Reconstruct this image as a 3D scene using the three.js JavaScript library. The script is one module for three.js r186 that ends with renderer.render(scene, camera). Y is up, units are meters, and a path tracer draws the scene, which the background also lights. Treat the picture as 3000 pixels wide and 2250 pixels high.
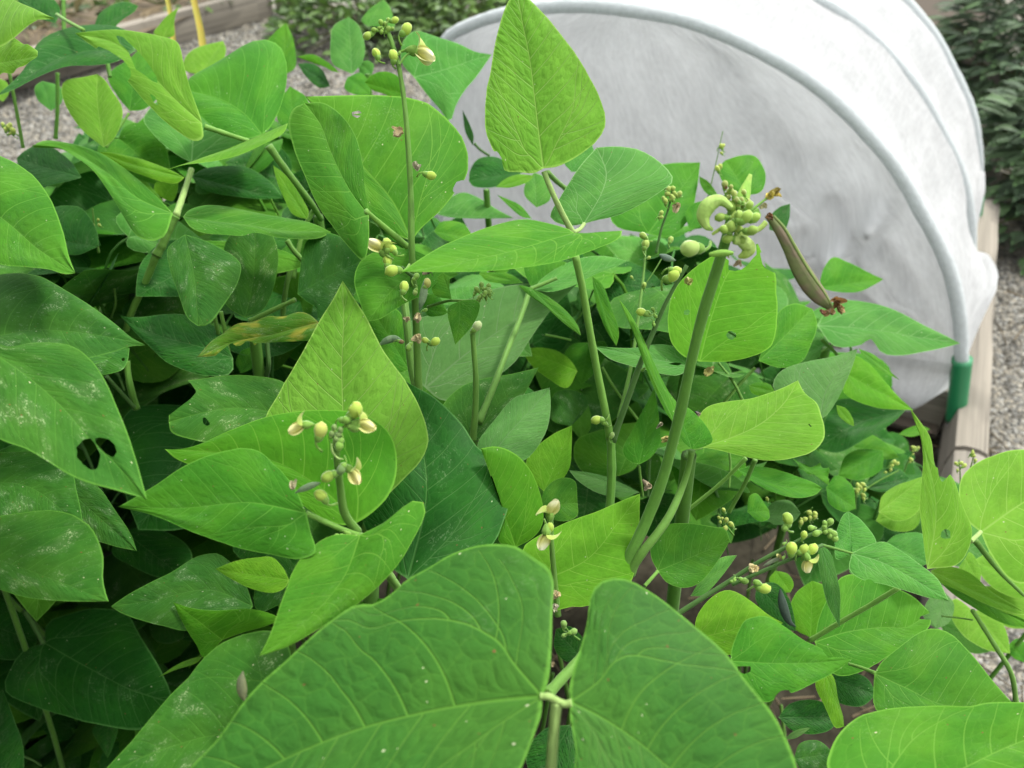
import * as THREE from 'three';
import { mergeGeometries } from 'three/addons/utils/BufferGeometryUtils.js';

// ---------------------------------------------------------------- camera, sky, sun, exposure
const PITCH = 37 * Math.PI / 180, FOV = 48, EYE = new THREE.Vector3(0, 1.2, 0);
const scene = new THREE.Scene();
const camera = new THREE.PerspectiveCamera(FOV, 4 / 3, 0.02, 200);
camera.position.copy(EYE);
camera.lookAt(0, EYE.y - Math.sin(PITCH), -Math.cos(PITCH));
camera.focus = 0.46; camera.userData.fStop = 12;
scene.add(camera);
const SUN = new THREE.Vector3(0.44, 0.84, -0.26).normalize();
{
  // bright, thinly overcast sky: white cloud veil, brighter towards the veiled sun
  const W = 256, H = 128, d = new Float32Array(W * H * 4);
  const dir = new THREE.Vector3();
  for (let j = 0; j < H; j++) for (let i = 0; i < W; i++) {
    const th = (j + 0.5) / H * Math.PI - Math.PI / 2, ph = (i + 0.5) / W * 2 * Math.PI;
    dir.set(Math.cos(th) * Math.cos(ph - Math.PI), Math.sin(th), Math.cos(th) * Math.sin(ph - Math.PI));
    const up = Math.max(0, dir.y), g = Math.max(0, dir.dot(SUN));
    const cloud = 0.04 * Math.sin(ph * 3 + 4 * th) * Math.sin(th * 7 + ph * 2) + 0.03 * Math.sin(ph * 9 - th * 11);
    const v = dir.y > 0 ? 0.40 + 0.60 * up + 0.50 * Math.pow(g, 6) + cloud : 0.22;
    const k = (j * W + i) * 4;
    d[k] = v * 0.985; d[k + 1] = v; d[k + 2] = v * 1.01; d[k + 3] = 1;
  }
  const sky = new THREE.DataTexture(d, W, H, THREE.RGBAFormat, THREE.FloatType);
  sky.mapping = THREE.EquirectangularReflectionMapping; sky.magFilter = sky.minFilter = THREE.LinearFilter; sky.needsUpdate = true;
  scene.background = sky; scene.environment = sky;
}
const sun = new THREE.DirectionalLight(new THREE.Color(1, 0.965, 0.89), 1.5);
sun.position.copy(SUN).multiplyScalar(8).add(new THREE.Vector3(0, 0.5, -1));
sun.target.position.set(0, 0.5, -1);
sun.castShadow = true; sun.shadow.radius = 14; sun.shadow.mapSize.set(4096, 4096);
Object.assign(sun.shadow.camera, { left: -3, right: 3, top: 3, bottom: -3, near: 0.5, far: 20 });
scene.add(sun, sun.target);
const renderer = new THREE.WebGLRenderer({ antialias: true });
renderer.shadowMap.enabled = true;
renderer.toneMapping = THREE.LinearToneMapping;
renderer.toneMappingExposure = 2.42;

// ---------------------------------------------------------------- helpers
const V = (x, y, z) => new THREE.Vector3(x, y, z);
let seed = 7;
const rnd = () => { seed = (seed * 1664525 + 1013904223) >>> 0; return seed / 4294967296; };
const rr = (a, b) => a + (b - a) * rnd();
const F = 1125 / Math.tan(FOV / 2 * Math.PI / 180);
const RIGHT = V(1, 0, 0), UP = V(0, Math.cos(PITCH), -Math.sin(PITCH)), FWD = V(0, -Math.sin(PITCH), -Math.cos(PITCH)), BACK = FWD.clone().negate();
const ray = (x, y) => FWD.clone().addScaledVector(RIGHT, (x - 1500) / F).addScaledVector(UP, (1125 - y) / F);
const at = (x, y, d) => EYE.clone().addScaledVector(ray(x, y), d);
const onLevel = (x, y, h) => { const r = ray(x, y); return EYE.clone().addScaledVector(r, (h - EYE.y) / r.y); };
const project = p => { const q = p.clone().sub(EYE), z = q.dot(FWD); return [1500 + F * q.dot(RIGHT) / z, 1125 - F * q.dot(UP) / z, z]; };
// survey sheets: the picture was measured in nine tiles, each with its own local scale
const SHEET = { A: [0, 0], B: [1000, 0], C: [2000, 0], D: [0, 750], E: [1000, 750], F: [2000, 750], G: [0, 1500], H: [1000, 1500], I: [2000, 1500] };
const px = (s, x, y) => s === 'Z' ? [x * 1.35624, y * 1.35624] : [SHEET[s][0] + x / 2.212, SHEET[s][1] + y / 2.212];
const pairs = (s, flat) => { const o = []; for (let i = 0; i < flat.length; i += 2) o.push(px(s, flat[i], flat[i + 1])); return o; };

const hash = (x, y, z = 0) => { let h = (Math.imul(x | 0, 374761393) + Math.imul(y | 0, 668265263) + Math.imul(z | 0, 1442695041)) | 0; h = Math.imul(h ^ (h >>> 15), 0x2c1b3c6d); h = Math.imul(h ^ (h >>> 12), 0x297a2d39); h ^= h >>> 15; return (h >>> 0) / 4294967296; };
const noise2 = (x, y, z = 0) => {
  const i = Math.floor(x), j = Math.floor(y), u = x - i, v = y - j, a = u * u * (3 - 2 * u), b = v * v * (3 - 2 * v);
  return (hash(i, j, z) * (1 - a) + hash(i + 1, j, z) * a) * (1 - b) + (hash(i, j + 1, z) * (1 - a) + hash(i + 1, j + 1, z) * a) * b;
};
const fbm = (x, y, z = 0, n = 4) => { let s = 0, a = 0.5, t = 0; for (let i = 0; i < n; i++) { s += a * noise2(x, y, z + i * 17); t += a; x = x * 2.03 + 3.1; y = y * 2.03 + 1.7; a *= 0.5; } return s / t; };
const sm = (a, b, x) => { const t = Math.min(1, Math.max(0, (x - a) / (b - a))); return t * t * (3 - 2 * t); };
const mix = (a, b, t) => a + (b - a) * t;
const toS = c => { c = Math.min(1, Math.max(0, c)); return 255 * (c <= 0.0031308 ? 12.92 * c : 1.055 * Math.pow(c, 1 / 2.4) - 0.055); };
function colorTexture(w, h, fn, wrap) {
  const d = new Uint8Array(w * h * 4), c = [0, 0, 0];
  for (let j = 0; j < h; j++) for (let i = 0; i < w; i++) { fn(i, j, c); const k = (j * w + i) * 4; d[k] = toS(c[0]); d[k + 1] = toS(c[1]); d[k + 2] = toS(c[2]); d[k + 3] = 255; }
  const t = new THREE.DataTexture(d, w, h); t.colorSpace = THREE.SRGBColorSpace; return finish(t, wrap);
}
function greyTexture(w, h, fn, wrap) {
  const d = new Uint8Array(w * h * 4);
  for (let j = 0; j < h; j++) for (let i = 0; i < w; i++) { const k = (j * w + i) * 4; d[k] = d[k + 1] = d[k + 2] = Math.min(255, Math.max(0, 255 * fn(i, j))); d[k + 3] = 255; }
  return finish(new THREE.DataTexture(d, w, h), wrap);
}
function finish(t, wrap) { t.magFilter = THREE.LinearFilter; t.minFilter = THREE.LinearMipmapLinearFilter; t.generateMipmaps = true; if (wrap) t.wrapS = t.wrapT = THREE.RepeatWrapping; t.needsUpdate = true; return t; }
const lin = (r, g, b) => new THREE.Color().setRGB(r, g, b);

const taken = {};
const numbered = n => { const k = taken[n] = (taken[n] ?? -1) + 1; return k ? n + '_' + String(k).padStart(3, '0') : n; };
function lit(o) { o.castShadow = o.receiveShadow = true; return o; }
function thing(name, label, category, pos = V(0, 0, 0), group) {
  const g = new THREE.Group(); g.name = numbered(name); g.position.copy(pos); g.userData = { label, category }; if (group) g.userData.group = group;
  scene.add(g); return g;
}
function part(name, geo, mat, parent, local) {            // geometry given in world coordinates unless local
  if (!local) { const o = V(0, 0, 0); for (let p = parent; p && p !== scene; p = p.parent) o.add(p.position); geo.translate(-o.x, -o.y, -o.z); }
  const m = lit(new THREE.Mesh(geo, mat)); m.name = name; parent.add(m); return m;
}
function structure(name, geo, mat) { const m = lit(new THREE.Mesh(geo, mat)); m.name = name; m.userData.kind = 'structure'; scene.add(m); return m; }

// a tube whose radius follows a list along its length; flat squeezes it along one direction
function sausage(pts, radii, { seg = 10, round = 7, flat = 1, flatDir = null, cap = true, wob = 0 } = {}) {
  const curve = new THREE.CatmullRomCurve3(pts, false, 'centripetal');
  const n = seg, P = [], U = [], I = [];
  const up0 = flatDir ? flatDir.clone() : (Math.abs(curve.getTangent(0).y) > 0.9 ? V(1, 0, 0) : V(0, 1, 0));
  let nrm = up0;
  for (let i = 0; i <= n; i++) {
    const t = i / n, c = curve.getPointAt(t), tg = curve.getTangentAt(t);
    nrm = (flatDir ? flatDir : nrm).clone().addScaledVector(tg, -(flatDir ? flatDir : nrm).dot(tg)).normalize();
    const bi = tg.clone().cross(nrm), q = t * (radii.length - 1), k = Math.min(radii.length - 2, Math.floor(q));
    let r = mix(radii[k], radii[k + 1], q - k);
    for (let j = 0; j <= round; j++) {
      const a = j / round * 2 * Math.PI, w = r * (1 + wob * (hash(i, j % round, 91) - 0.5));
      const p = c.clone().addScaledVector(nrm, Math.cos(a) * w * flat).addScaledVector(bi, Math.sin(a) * w);
      P.push(p.x, p.y, p.z); U.push(j / round, t * curve.getLength() * 20);
    }
  }
  for (let i = 0; i < n; i++) for (let j = 0; j < round; j++) { const a = i * (round + 1) + j, b = a + round + 1; I.push(a, b, a + 1, b, b + 1, a + 1); }
  if (cap) for (const e of [0, n]) {
    const c = curve.getPointAt(e / n), k = P.length / 3; P.push(c.x, c.y, c.z); U.push(0.5, e ? 1 : 0);
    for (let j = 0; j < round; j++) { const a = e * (round + 1) + j; e ? I.push(a, k, a + 1) : I.push(a, a + 1, k); }
  }
  const g = new THREE.BufferGeometry();
  g.setAttribute('position', new THREE.Float32BufferAttribute(P, 3)); g.setAttribute('uv', new THREE.Float32BufferAttribute(U, 2)); g.setIndex(I); g.computeVertexNormals();
  return g;
}
function tint(g, fn) {                                     // vertex colours that belong to the material of the piece
  const n = g.attributes.position.count, c = new Float32Array(n * 3), p = g.attributes.position;
  for (let i = 0; i < n; i++) { const k = typeof fn === 'function' ? fn(p.getX(i), p.getY(i), p.getZ(i), i) : fn; c.set(k, i * 3); }
  g.setAttribute('color', new THREE.BufferAttribute(c, 3)); return g;
}
const clean = g => { const o = g.index ? g.toNonIndexed() : g; for (const k of Object.keys(o.attributes)) if (!['position', 'normal', 'uv', 'color'].includes(k)) o.deleteAttribute(k); return o; };
const join = list => mergeGeometries(list.map(clean));

// ---------------------------------------------------------------- the bean leaflet: outline, veins, textures
const EDGE = [[0, .08], [.1, .03], [.24, .02], [.38, .09], [.455, .22], [.46, .36], [.40, .52], [.29, .69], [.16, .84], [.06, .95], [0, 1]].map(p => V(p[0], p[1], 0));
const edgeCurve = new THREE.CatmullRomCurve3(EDGE, false, 'centripetal');
const canonEdge = n => edgeCurve.getSpacedPoints(n);
const toU = x => (x + 0.55) / 1.1, toVv = y => y / 1.05;
const TS = 1024;
const veinField = new Float32Array(TS * TS), minorField = new Float32Array(TS * TS), domeField = new Float32Array(TS * TS), rimField = new Float32Array(TS * TS);
{
  const veins = [];                                       // [points, width]
  const poly = (a, c, b, w) => { const o = []; for (let i = 0; i <= 14; i++) { const t = i / 14, q = 1 - t; o.push([q * q * a[0] + 2 * q * t * c[0] + t * t * b[0], q * q * a[1] + 2 * q * t * c[1] + t * t * b[1]]); } veins.push([o, w, 1]); return o; };
  poly([0, .08], [.004, .5], [0, 1], 0.0060);
  const halfW = y => { let best = 0; for (const p of canonEdge(120)) if (Math.abs(p.y - y) < 0.02 && p.x > best) best = p.x; return best; };
  for (const s of [-1, 1]) {
    const b = poly([0, .08], [s * .25, .22], [s * .37, .56], 0.0042);
    for (const k of [3, 5, 7]) { const q = b[k]; const yy = Math.min(0.75, q[1] + 0.10 + 0.02 * k); poly(q, [q[0] + s * 0.10, q[1] + 0.02], [s * Math.max(Math.abs(q[0]) + 0.02, halfW(yy) * 0.97), yy], 0.0025); }
    for (const k of [2, 4]) { const q = b[k]; poly(q, [q[0] + s * 0.12, q[1] - 0.04], [s * (0.30 + 0.03 * k), 0.10 + 0.02 * k], 0.0022); }
    const ys = s > 0 ? [.24, .35, .45, .55, .64, .72, .80, .87] : [.28, .39, .49, .59, .68, .76, .83, .90];
    for (const y of ys) { const e = Math.min(.985, y + .20 * (1.15 - y * 0.7)), x = halfW(e) * 0.96; poly([0, y], [s * x * 0.55, y + 0.05], [s * x, e], 0.0034 * (1.15 - 0.5 * y)); }
  }
  const voronoi = (a, b, z) => { const ci = Math.floor(a), cj = Math.floor(b); let f1 = 9, f2 = 9; for (let dj = -1; dj <= 1; dj++) for (let di = -1; di <= 1; di++) { const ii = ci + di, jj = cj + dj, d = Math.hypot(a - ii - 0.12 - 0.76 * hash(ii, jj, z), b - jj - 0.12 - 0.76 * hash(ii, jj, z + 1)); if (d < f1) { f2 = f1; f1 = d; } else if (d < f2) f2 = d; } return f2 - f1; };
  const edge = canonEdge(60);
  // primary veins are splatted, so that only pixels near them pay
  const near = new Float32Array(TS * TS).fill(9);
  for (const [pts, w] of veins) for (let k = 0; k < pts.length - 1; k++) {
    const t0 = k / 14, ww = w * (1 - 0.55 * t0), [x0, y0] = pts[k], [x1, y1] = pts[k + 1], pad = 0.045;
    const i0 = Math.max(0, Math.floor(toU(Math.min(x0, x1) - pad) * TS)), i1 = Math.min(TS - 1, Math.ceil(toU(Math.max(x0, x1) + pad) * TS));
    const j0 = Math.max(0, Math.floor(toVv(Math.min(y0, y1) - pad) * TS)), j1 = Math.min(TS - 1, Math.ceil(toVv(Math.max(y0, y1) + pad) * TS));
    for (let j = j0; j <= j1; j++) for (let i = i0; i <= i1; i++) {
      const x = (i + .5) / TS * 1.1 - .55, y = (j + .5) / TS * 1.05, dx = x1 - x0, dy = y1 - y0;
      const t = Math.min(1, Math.max(0, ((x - x0) * dx + (y - y0) * dy) / (dx * dx + dy * dy))), d = Math.hypot(x - x0 - t * dx, y - y0 - t * dy), q = j * TS + i;
      veinField[q] = Math.max(veinField[q], 1 - sm(ww * 0.5, ww * 1.3, d)); near[q] = Math.min(near[q], d);
    }
  }
  for (let j = 0; j < TS; j++) for (let i = 0; i < TS; i++) {
    const q = j * TS + i, x = (i + .5) / TS * 1.1 - .55, y = (j + .5) / TS * 1.05;
    // the net of fine veins: cells stretched across the leaf, slanting up to the margin
    const wx = x + 0.012 * (noise2(x * 30, y * 30, 3) - 0.5), wy = y + 0.012 * (noise2(x * 30, y * 30, 4) - 0.5);
    const gap = voronoi(wx * 13 + 40, (wy - Math.abs(wx) * 0.35) * 19 + 40, 5), gap2 = voronoi(wx * 34 + 90, (wy - Math.abs(wx) * 0.3) * 42 + 90, 15);
    minorField[q] = Math.max(1 - sm(0.02, 0.11, gap), 0.15 * (1 - sm(0.02, 0.16, gap2)));
    domeField[q] = (0.84 * sm(0, 0.85, gap) + 0.16 * sm(0, 0.6, gap2)) * sm(0.0, 0.028, near[q]);
    if (y < 1.02 && Math.abs(x) < 0.5) { let m = 9; for (let k = 0; k < edge.length - 1; k++) { const e = edge[k], f = edge[k + 1], ex = f.x - e.x, ey = f.y - e.y, ax = Math.abs(x), t = Math.min(1, Math.max(0, ((ax - e.x) * ex + (y - e.y) * ey) / (ex * ex + ey * ey + 1e-12))), dd = Math.hypot(ax - e.x - t * ex, y - e.y - t * ey); if (dd < m) m = dd; } rimField[q] = 1 - sm(0.003, 0.011, m); }
  }
}
const leafBump = greyTexture(TS, TS, (i, j) => { const q = j * TS + i; return 0.30 + 0.52 * domeField[q] - 0.28 * veinField[q] - 0.05 * minorField[q] + 0.05 * fbm(i / 9, j / 9, 40, 2); });
const leafSmoothBump = greyTexture(TS / 2, TS / 2, (i, j) => { const q = j * 2 * TS + i * 2; return 0.5 + 0.18 * domeField[q] - 0.10 * veinField[q] + 0.05 * fbm(i / 5, j / 5, 40, 2); });
// kind: base colour, second colour of the blotches, vein colour, dust 0..1, spots 0..1
function leafMap(z, base, other, vein, { dust = 0, spot = 0.3, net = 0.25, yellow = 0, veinK = 0.75 } = {}) {
  return colorTexture(TS, TS, (i, j, c) => {
    const q = j * TS + i, x = i / TS, y = j / TS;
    const big = sm(0.30, 0.72, fbm(x * 4, y * 4, z, 4)), fine = fbm(x * 60, y * 60, z + 3, 3) - 0.5, mid = fbm(x * 16, y * 16, z + 9, 3) - 0.5;
    for (let k = 0; k < 3; k++) { let v = mix(base[k], other[k], big) * (1 + 0.14 * fine + 0.24 * mid); v = mix(v, vein[k], net * 0.5 * minorField[q]); v = mix(v, vein[k], veinK * veinField[q]); c[k] = mix(v, vein[k] * 1.15, 0.75 * rimField[q]); }
    if (yellow) { const w = yellow * sm(0.48, 0.80, fbm(x * 7 + 3, y * 7, z + 30, 5)); c[0] = mix(c[0], 0.50, w); c[1] = mix(c[1], 0.42, w); c[2] = mix(c[2], 0.05, w);
      const e = yellow * sm(0.30, 0.9, rimField[q]) * sm(0.45, 0.6, fbm(x * 9, y * 9, z + 33, 3)); c[0] = mix(c[0], 0.20, e); c[1] = mix(c[1], 0.09, e); c[2] = mix(c[2], 0.03, e); }
    if (dust) {                                            // pale flecks where mites have fed, in streaky patches
      const patch = sm(0.52, 0.74, fbm(x * 6, y * 6, z + 50, 4)), f = noise2(x * 210, y * 170, z + 60), g = noise2(x * 46 + 9, y * 36, z + 61);
      const w = Math.min(0.85, dust * (0.10 * patch + patch * sm(0.62, 0.80, f) * sm(0.30, 0.60, g) * 0.85 + 0.6 * sm(0.93, 0.97, f)));
      c[0] = mix(c[0], 0.36, w); c[1] = mix(c[1], 0.50, w); c[2] = mix(c[2], 0.26, w);
    }
    if (spot) {
      const gx = Math.floor(x * 26), gy = Math.floor(y * 26), h = hash(gx, gy, z + 70);
      if (h < 0.10 * spot) { const cx = (gx + 0.3 + 0.4 * hash(gx, gy, z + 71)) / 26, cy = (gy + 0.3 + 0.4 * hash(gx, gy, z + 72)) / 26, d = Math.hypot(x - cx, (y - cy) * 0.8) * 26, r = 0.035 + 0.06 * hash(gx, gy, z + 73), w = 1 - sm(r * 0.8, r * 1.2, d);
        const pale = hash(gx, gy, z + 74) > 0.45; c[0] = mix(c[0], pale ? 0.45 : 0.16, w); c[1] = mix(c[1], pale ? 0.50 : 0.08, w); c[2] = mix(c[2], pale ? 0.30 : 0.03, w); }
      const f = noise2(x * 210 + 4, y * 210, z + 80); if (f > 0.972) { c[0] *= 0.5; c[1] *= 0.45; c[2] *= 0.5; }
    }
  });
}
const TONE = {};
function tone(name, map, bump, bumpScale, { through = 0.34, coat = 0.05, coatRough = 0.42, rough = 0.85, tints = [[1, 1, 1]] } = {}) {
  TONE[name] = tints.map(t => new THREE.MeshPhysicalMaterial({ name: name + ' leaf', map, bumpMap: bump, bumpScale, color: lin(...t), roughness: rough, transmission: through, thickness: 0, clearcoat: coat, clearcoatRoughness: coatRough, specularIntensity: 0.14, side: THREE.DoubleSide }));
}
const JIT = [[1, 1, 1], [0.86, 0.94, 0.9], [1.12, 1.04, 1], [0.94, 0.90, 1.0]];
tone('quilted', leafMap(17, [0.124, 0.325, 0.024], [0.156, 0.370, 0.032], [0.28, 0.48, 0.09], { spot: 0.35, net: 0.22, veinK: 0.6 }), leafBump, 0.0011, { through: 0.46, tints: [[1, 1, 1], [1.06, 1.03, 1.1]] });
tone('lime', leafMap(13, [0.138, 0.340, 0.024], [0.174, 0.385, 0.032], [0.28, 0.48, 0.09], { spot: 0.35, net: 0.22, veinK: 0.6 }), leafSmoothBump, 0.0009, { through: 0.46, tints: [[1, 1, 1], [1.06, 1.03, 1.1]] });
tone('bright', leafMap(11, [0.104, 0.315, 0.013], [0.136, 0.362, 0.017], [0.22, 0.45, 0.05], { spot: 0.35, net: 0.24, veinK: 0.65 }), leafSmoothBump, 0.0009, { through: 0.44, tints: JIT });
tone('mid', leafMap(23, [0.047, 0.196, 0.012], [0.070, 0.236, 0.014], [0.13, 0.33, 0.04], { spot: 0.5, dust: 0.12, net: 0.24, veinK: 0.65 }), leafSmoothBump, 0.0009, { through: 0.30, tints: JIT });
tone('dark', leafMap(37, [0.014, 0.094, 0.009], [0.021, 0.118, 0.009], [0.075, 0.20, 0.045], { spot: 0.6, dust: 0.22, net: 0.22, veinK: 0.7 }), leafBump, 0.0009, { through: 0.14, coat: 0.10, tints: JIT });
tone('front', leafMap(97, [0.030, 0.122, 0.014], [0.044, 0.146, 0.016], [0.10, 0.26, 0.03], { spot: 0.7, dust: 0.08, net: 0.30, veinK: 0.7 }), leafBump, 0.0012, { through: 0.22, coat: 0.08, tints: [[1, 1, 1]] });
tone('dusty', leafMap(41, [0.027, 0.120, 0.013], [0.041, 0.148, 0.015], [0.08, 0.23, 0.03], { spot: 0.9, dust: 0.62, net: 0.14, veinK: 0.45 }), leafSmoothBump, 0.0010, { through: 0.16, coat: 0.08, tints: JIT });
tone('pale', leafMap(53, [0.068, 0.245, 0.034], [0.088, 0.280, 0.040], [0.21, 0.41, 0.13], { spot: 0.3, net: 0.18, veinK: 0.65 }), leafSmoothBump, 0.0012, { through: 0.34, coat: 0.08, coatRough: 0.5, tints: JIT });
tone('grey', leafMap(59, [0.080, 0.215, 0.044], [0.100, 0.245, 0.054], [0.14, 0.25, 0.09], { spot: 0.3, net: 0.18, dust: 0.15 }), leafSmoothBump, 0.0012, { through: 0.26, coat: 0.04, tints: JIT });
tone('yellowed', leafMap(67, [0.050, 0.180, 0.010], [0.085, 0.205, 0.012], [0.18, 0.27, 0.05], { spot: 0.9, dust: 0.5, yellow: 0.5 }), leafSmoothBump, 0.0010, { through: 0.28, tints: JIT });
tone('deep', leafMap(83, [0.052, 0.220, 0.006], [0.072, 0.250, 0.008], [0.14, 0.35, 0.03], { spot: 0.4, net: 0.20 }), leafSmoothBump, 0.0009, { through: 0.40, coat: 0.08, tints: JIT });

// blade from a base, a tip and two margins, all points in space; (s, t) -> s across, t along
function inside(poly, x, y) { let c = false; for (let i = 0, j = poly.length - 1; i < poly.length; j = i++) { const a = poly[i], b = poly[j]; if ((a[1] > y) !== (b[1] > y) && x < (b[0] - a[0]) * (y - a[1]) / (b[1] - a[1]) + a[0]) c = !c; } return c; }
function blade(mid, left, right, nrm, { NT = 34, NS = 11, cup = 0.13, wave = 0.045, ruffle = 0, bend = 0, holes = [], z = 0, fold = 0 } = {}) {
  const cv = p => new THREE.CatmullRomCurve3(p, false, 'centripetal').getSpacedPoints(NT);
  const M = cv(mid), L = cv(left), R = cv(right), CE = canonEdge(NT), len = M[0].distanceTo(M[NT]);
  const P = [], U = [], I = [], W = 2 * NS + 1;
  const point = (i, j) => {
    const s = j / NS, a = Math.abs(s), E = s < 0 ? L[i] : R[i], m = M[i], w = E.distanceTo(m), t = i / NT;
    const p = m.clone().lerp(E, a * (1 + 0.035 * a * (fbm(t * 16 + z, s * 3 + z, 19, 3) - 0.5)));
    let h = cup * w * 4 * a * (1 - a) * 0.5 + fold * w * a;
    h += wave * w * a * a * Math.sin(t * 9 + z + (s < 0 ? 2 : 0)) + len * 0.020 * (fbm(s * 1.7 + z, t * 3.2 + z * 0.7, 7, 2) - 0.5) * Math.min(1, 3 * t);
    h += ruffle * w * a * a * a * Math.sin(t * 27 + z * 3 + s);
    h += (bend + 0.08 * (hash(Math.round(z * 100), 3) - 0.6)) * len * (t * t);
    p.addScaledVector(nrm, h);
    const u = mix(0, CE[i].x, a) * Math.sign(s), v = mix(0.08 + 0.92 * t, CE[i].y, a);
    return [p, toU(u), toVv(v)];
  };
  const full = [];
  for (let i = 0; i <= NT; i++) for (let j = -NS; j <= NS; j++) full.push(point(i, j));
  const cut = new Uint8Array(full.length), moved = {};
  if (holes.length) {
    const gone = p => { const q = project(p); return holes.some(h => inside(h, q[0], q[1])); };
    full.forEach((f, k) => { if (gone(f[0])) cut[k] = 1; });
    for (let k = 0; k < full.length; k++) if (cut[k]) {
      const i = Math.floor(k / W), j = k % W; let best = null;
      for (const [di, dj] of [[0, 1], [1, 0], [0, -1], [-1, 0], [1, 1], [-1, -1], [1, -1], [-1, 1]]) {
        const a = i + di, b = j + dj; if (a < 0 || b < 0 || a > NT || b >= W) continue; const n = a * W + b; if (cut[n]) continue;
        let lo = 0, hi = 1; for (let s = 0; s < 9; s++) { const m = (lo + hi) / 2; gone(full[k][0].clone().lerp(full[n][0], m)) ? lo = m : hi = m; }
        if (!best || hi < best[0]) best = [hi, n];
      }
      if (best) moved[k] = best;
    }
  }
  full.forEach((f, k) => { let [p, u, v] = f; if (moved[k]) { const [t, n] = moved[k], g = full[n]; p = p.clone().lerp(g[0], t); u = mix(u, g[1], t); v = mix(v, g[2], t); } P.push(p.x, p.y, p.z); U.push(u, v); });
  const tri = (a, b, c) => { if (cut[a] && cut[b] && cut[c]) return; I.push(a, b, c); };
  for (let i = 0; i < NT; i++) for (let j = 0; j < W - 1; j++) { const a = i * W + j, b = a + W; tri(a, a + 1, b); tri(a + 1, b + 1, b); }
  const g = new THREE.BufferGeometry();
  g.setAttribute('position', new THREE.Float32BufferAttribute(P, 3)); g.setAttribute('uv', new THREE.Float32BufferAttribute(U, 2)); g.setIndex(I); g.computeVertexNormals();
  const n = g.attributes.normal; let dot = 0; for (let i = 0; i < n.count; i += 7) dot += n.getX(i) * nrm.x + n.getY(i) * nrm.y + n.getZ(i) * nrm.z;
  if (dot < 0) { const ix = g.index.array; for (let i = 0; i < ix.length; i += 3) { const t = ix[i]; ix[i] = ix[i + 1]; ix[i + 1] = t; } g.computeVertexNormals(); }
  return g;
}

// ---------------------------------------------------------------- ground, beds, row cover
const AZ = 25.2 * Math.PI / 180;
const ALONG = V(Math.sin(AZ), 0, -Math.cos(AZ)), ACROSS = V(-Math.cos(AZ), 0, -Math.sin(AZ));   // along the beds, and to their left
const gravelMap = colorTexture(1024, 1024, (i, j, c) => {
  const x = i / 1024, y = j / 1024, N = 90; let f1 = 9, id = 0; const a = x * N, b = y * N, ci = Math.floor(a), cj = Math.floor(b);
  for (let dj = -1; dj <= 1; dj++) for (let di = -1; di <= 1; di++) { const p = (ci + di + N) % N, q = (cj + dj + N) % N, d = Math.hypot(a - ci - di - hash(p, q, 1), b - cj - dj - hash(p, q, 2)); if (d < f1) { f1 = d; id = hash(p, q, 3); } }
  const h = hash(Math.floor(id * 9999), 7), k = mix(0.07, 0.30, id) * (1 + 0.3 * (fbm(x * 200, y * 200, 3, 2) - 0.5)); const dark = f1 > 0.62 ? 0.45 : 1;
  c[0] = k * mix(1.0, 1.12, h) * dark; c[1] = k * dark; c[2] = k * mix(0.9, 0.74, h) * dark;
}, true);
gravelMap.repeat.set(40, 40);
const ground = new THREE.PlaneGeometry(40, 40); ground.rotateX(-Math.PI / 2);
structure('ground', ground, new THREE.MeshStandardMaterial({ map: gravelMap, roughness: 1 }));
{
  const soilMap = colorTexture(512, 512, (i, j, c) => { const x = i / 512, y = j / 512, k = 0.020 + 0.030 * fbm(x * 24, y * 24, 5, 4) * fbm(x * 90, y * 90, 6, 2) * 2; c[0] = k * 1.12; c[1] = k; c[2] = k * 0.70; }, true); soilMap.repeat.set(3, 3);
  const g = new THREE.PlaneGeometry(2.4, 2.9, 60, 60); g.rotateX(-Math.PI / 2);
  const p = g.attributes.position; for (let i = 0; i < p.count; i++) p.setY(i, 0.02 * fbm(p.getX(i) * 14, p.getZ(i) * 14, 8, 3));
  const m = structure('soil', g, new THREE.MeshPhysicalMaterial({ map: soilMap, roughness: 1, specularIntensity: 0.15 }));
  m.rotation.y = -AZ; const edge = onLevel(2913, 1247, 0.15); const c = edge.clone().addScaledVector(ACROSS, 1.27).addScaledVector(ALONG, -1.35); m.position.set(c.x, 0.012, c.z);
}
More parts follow.
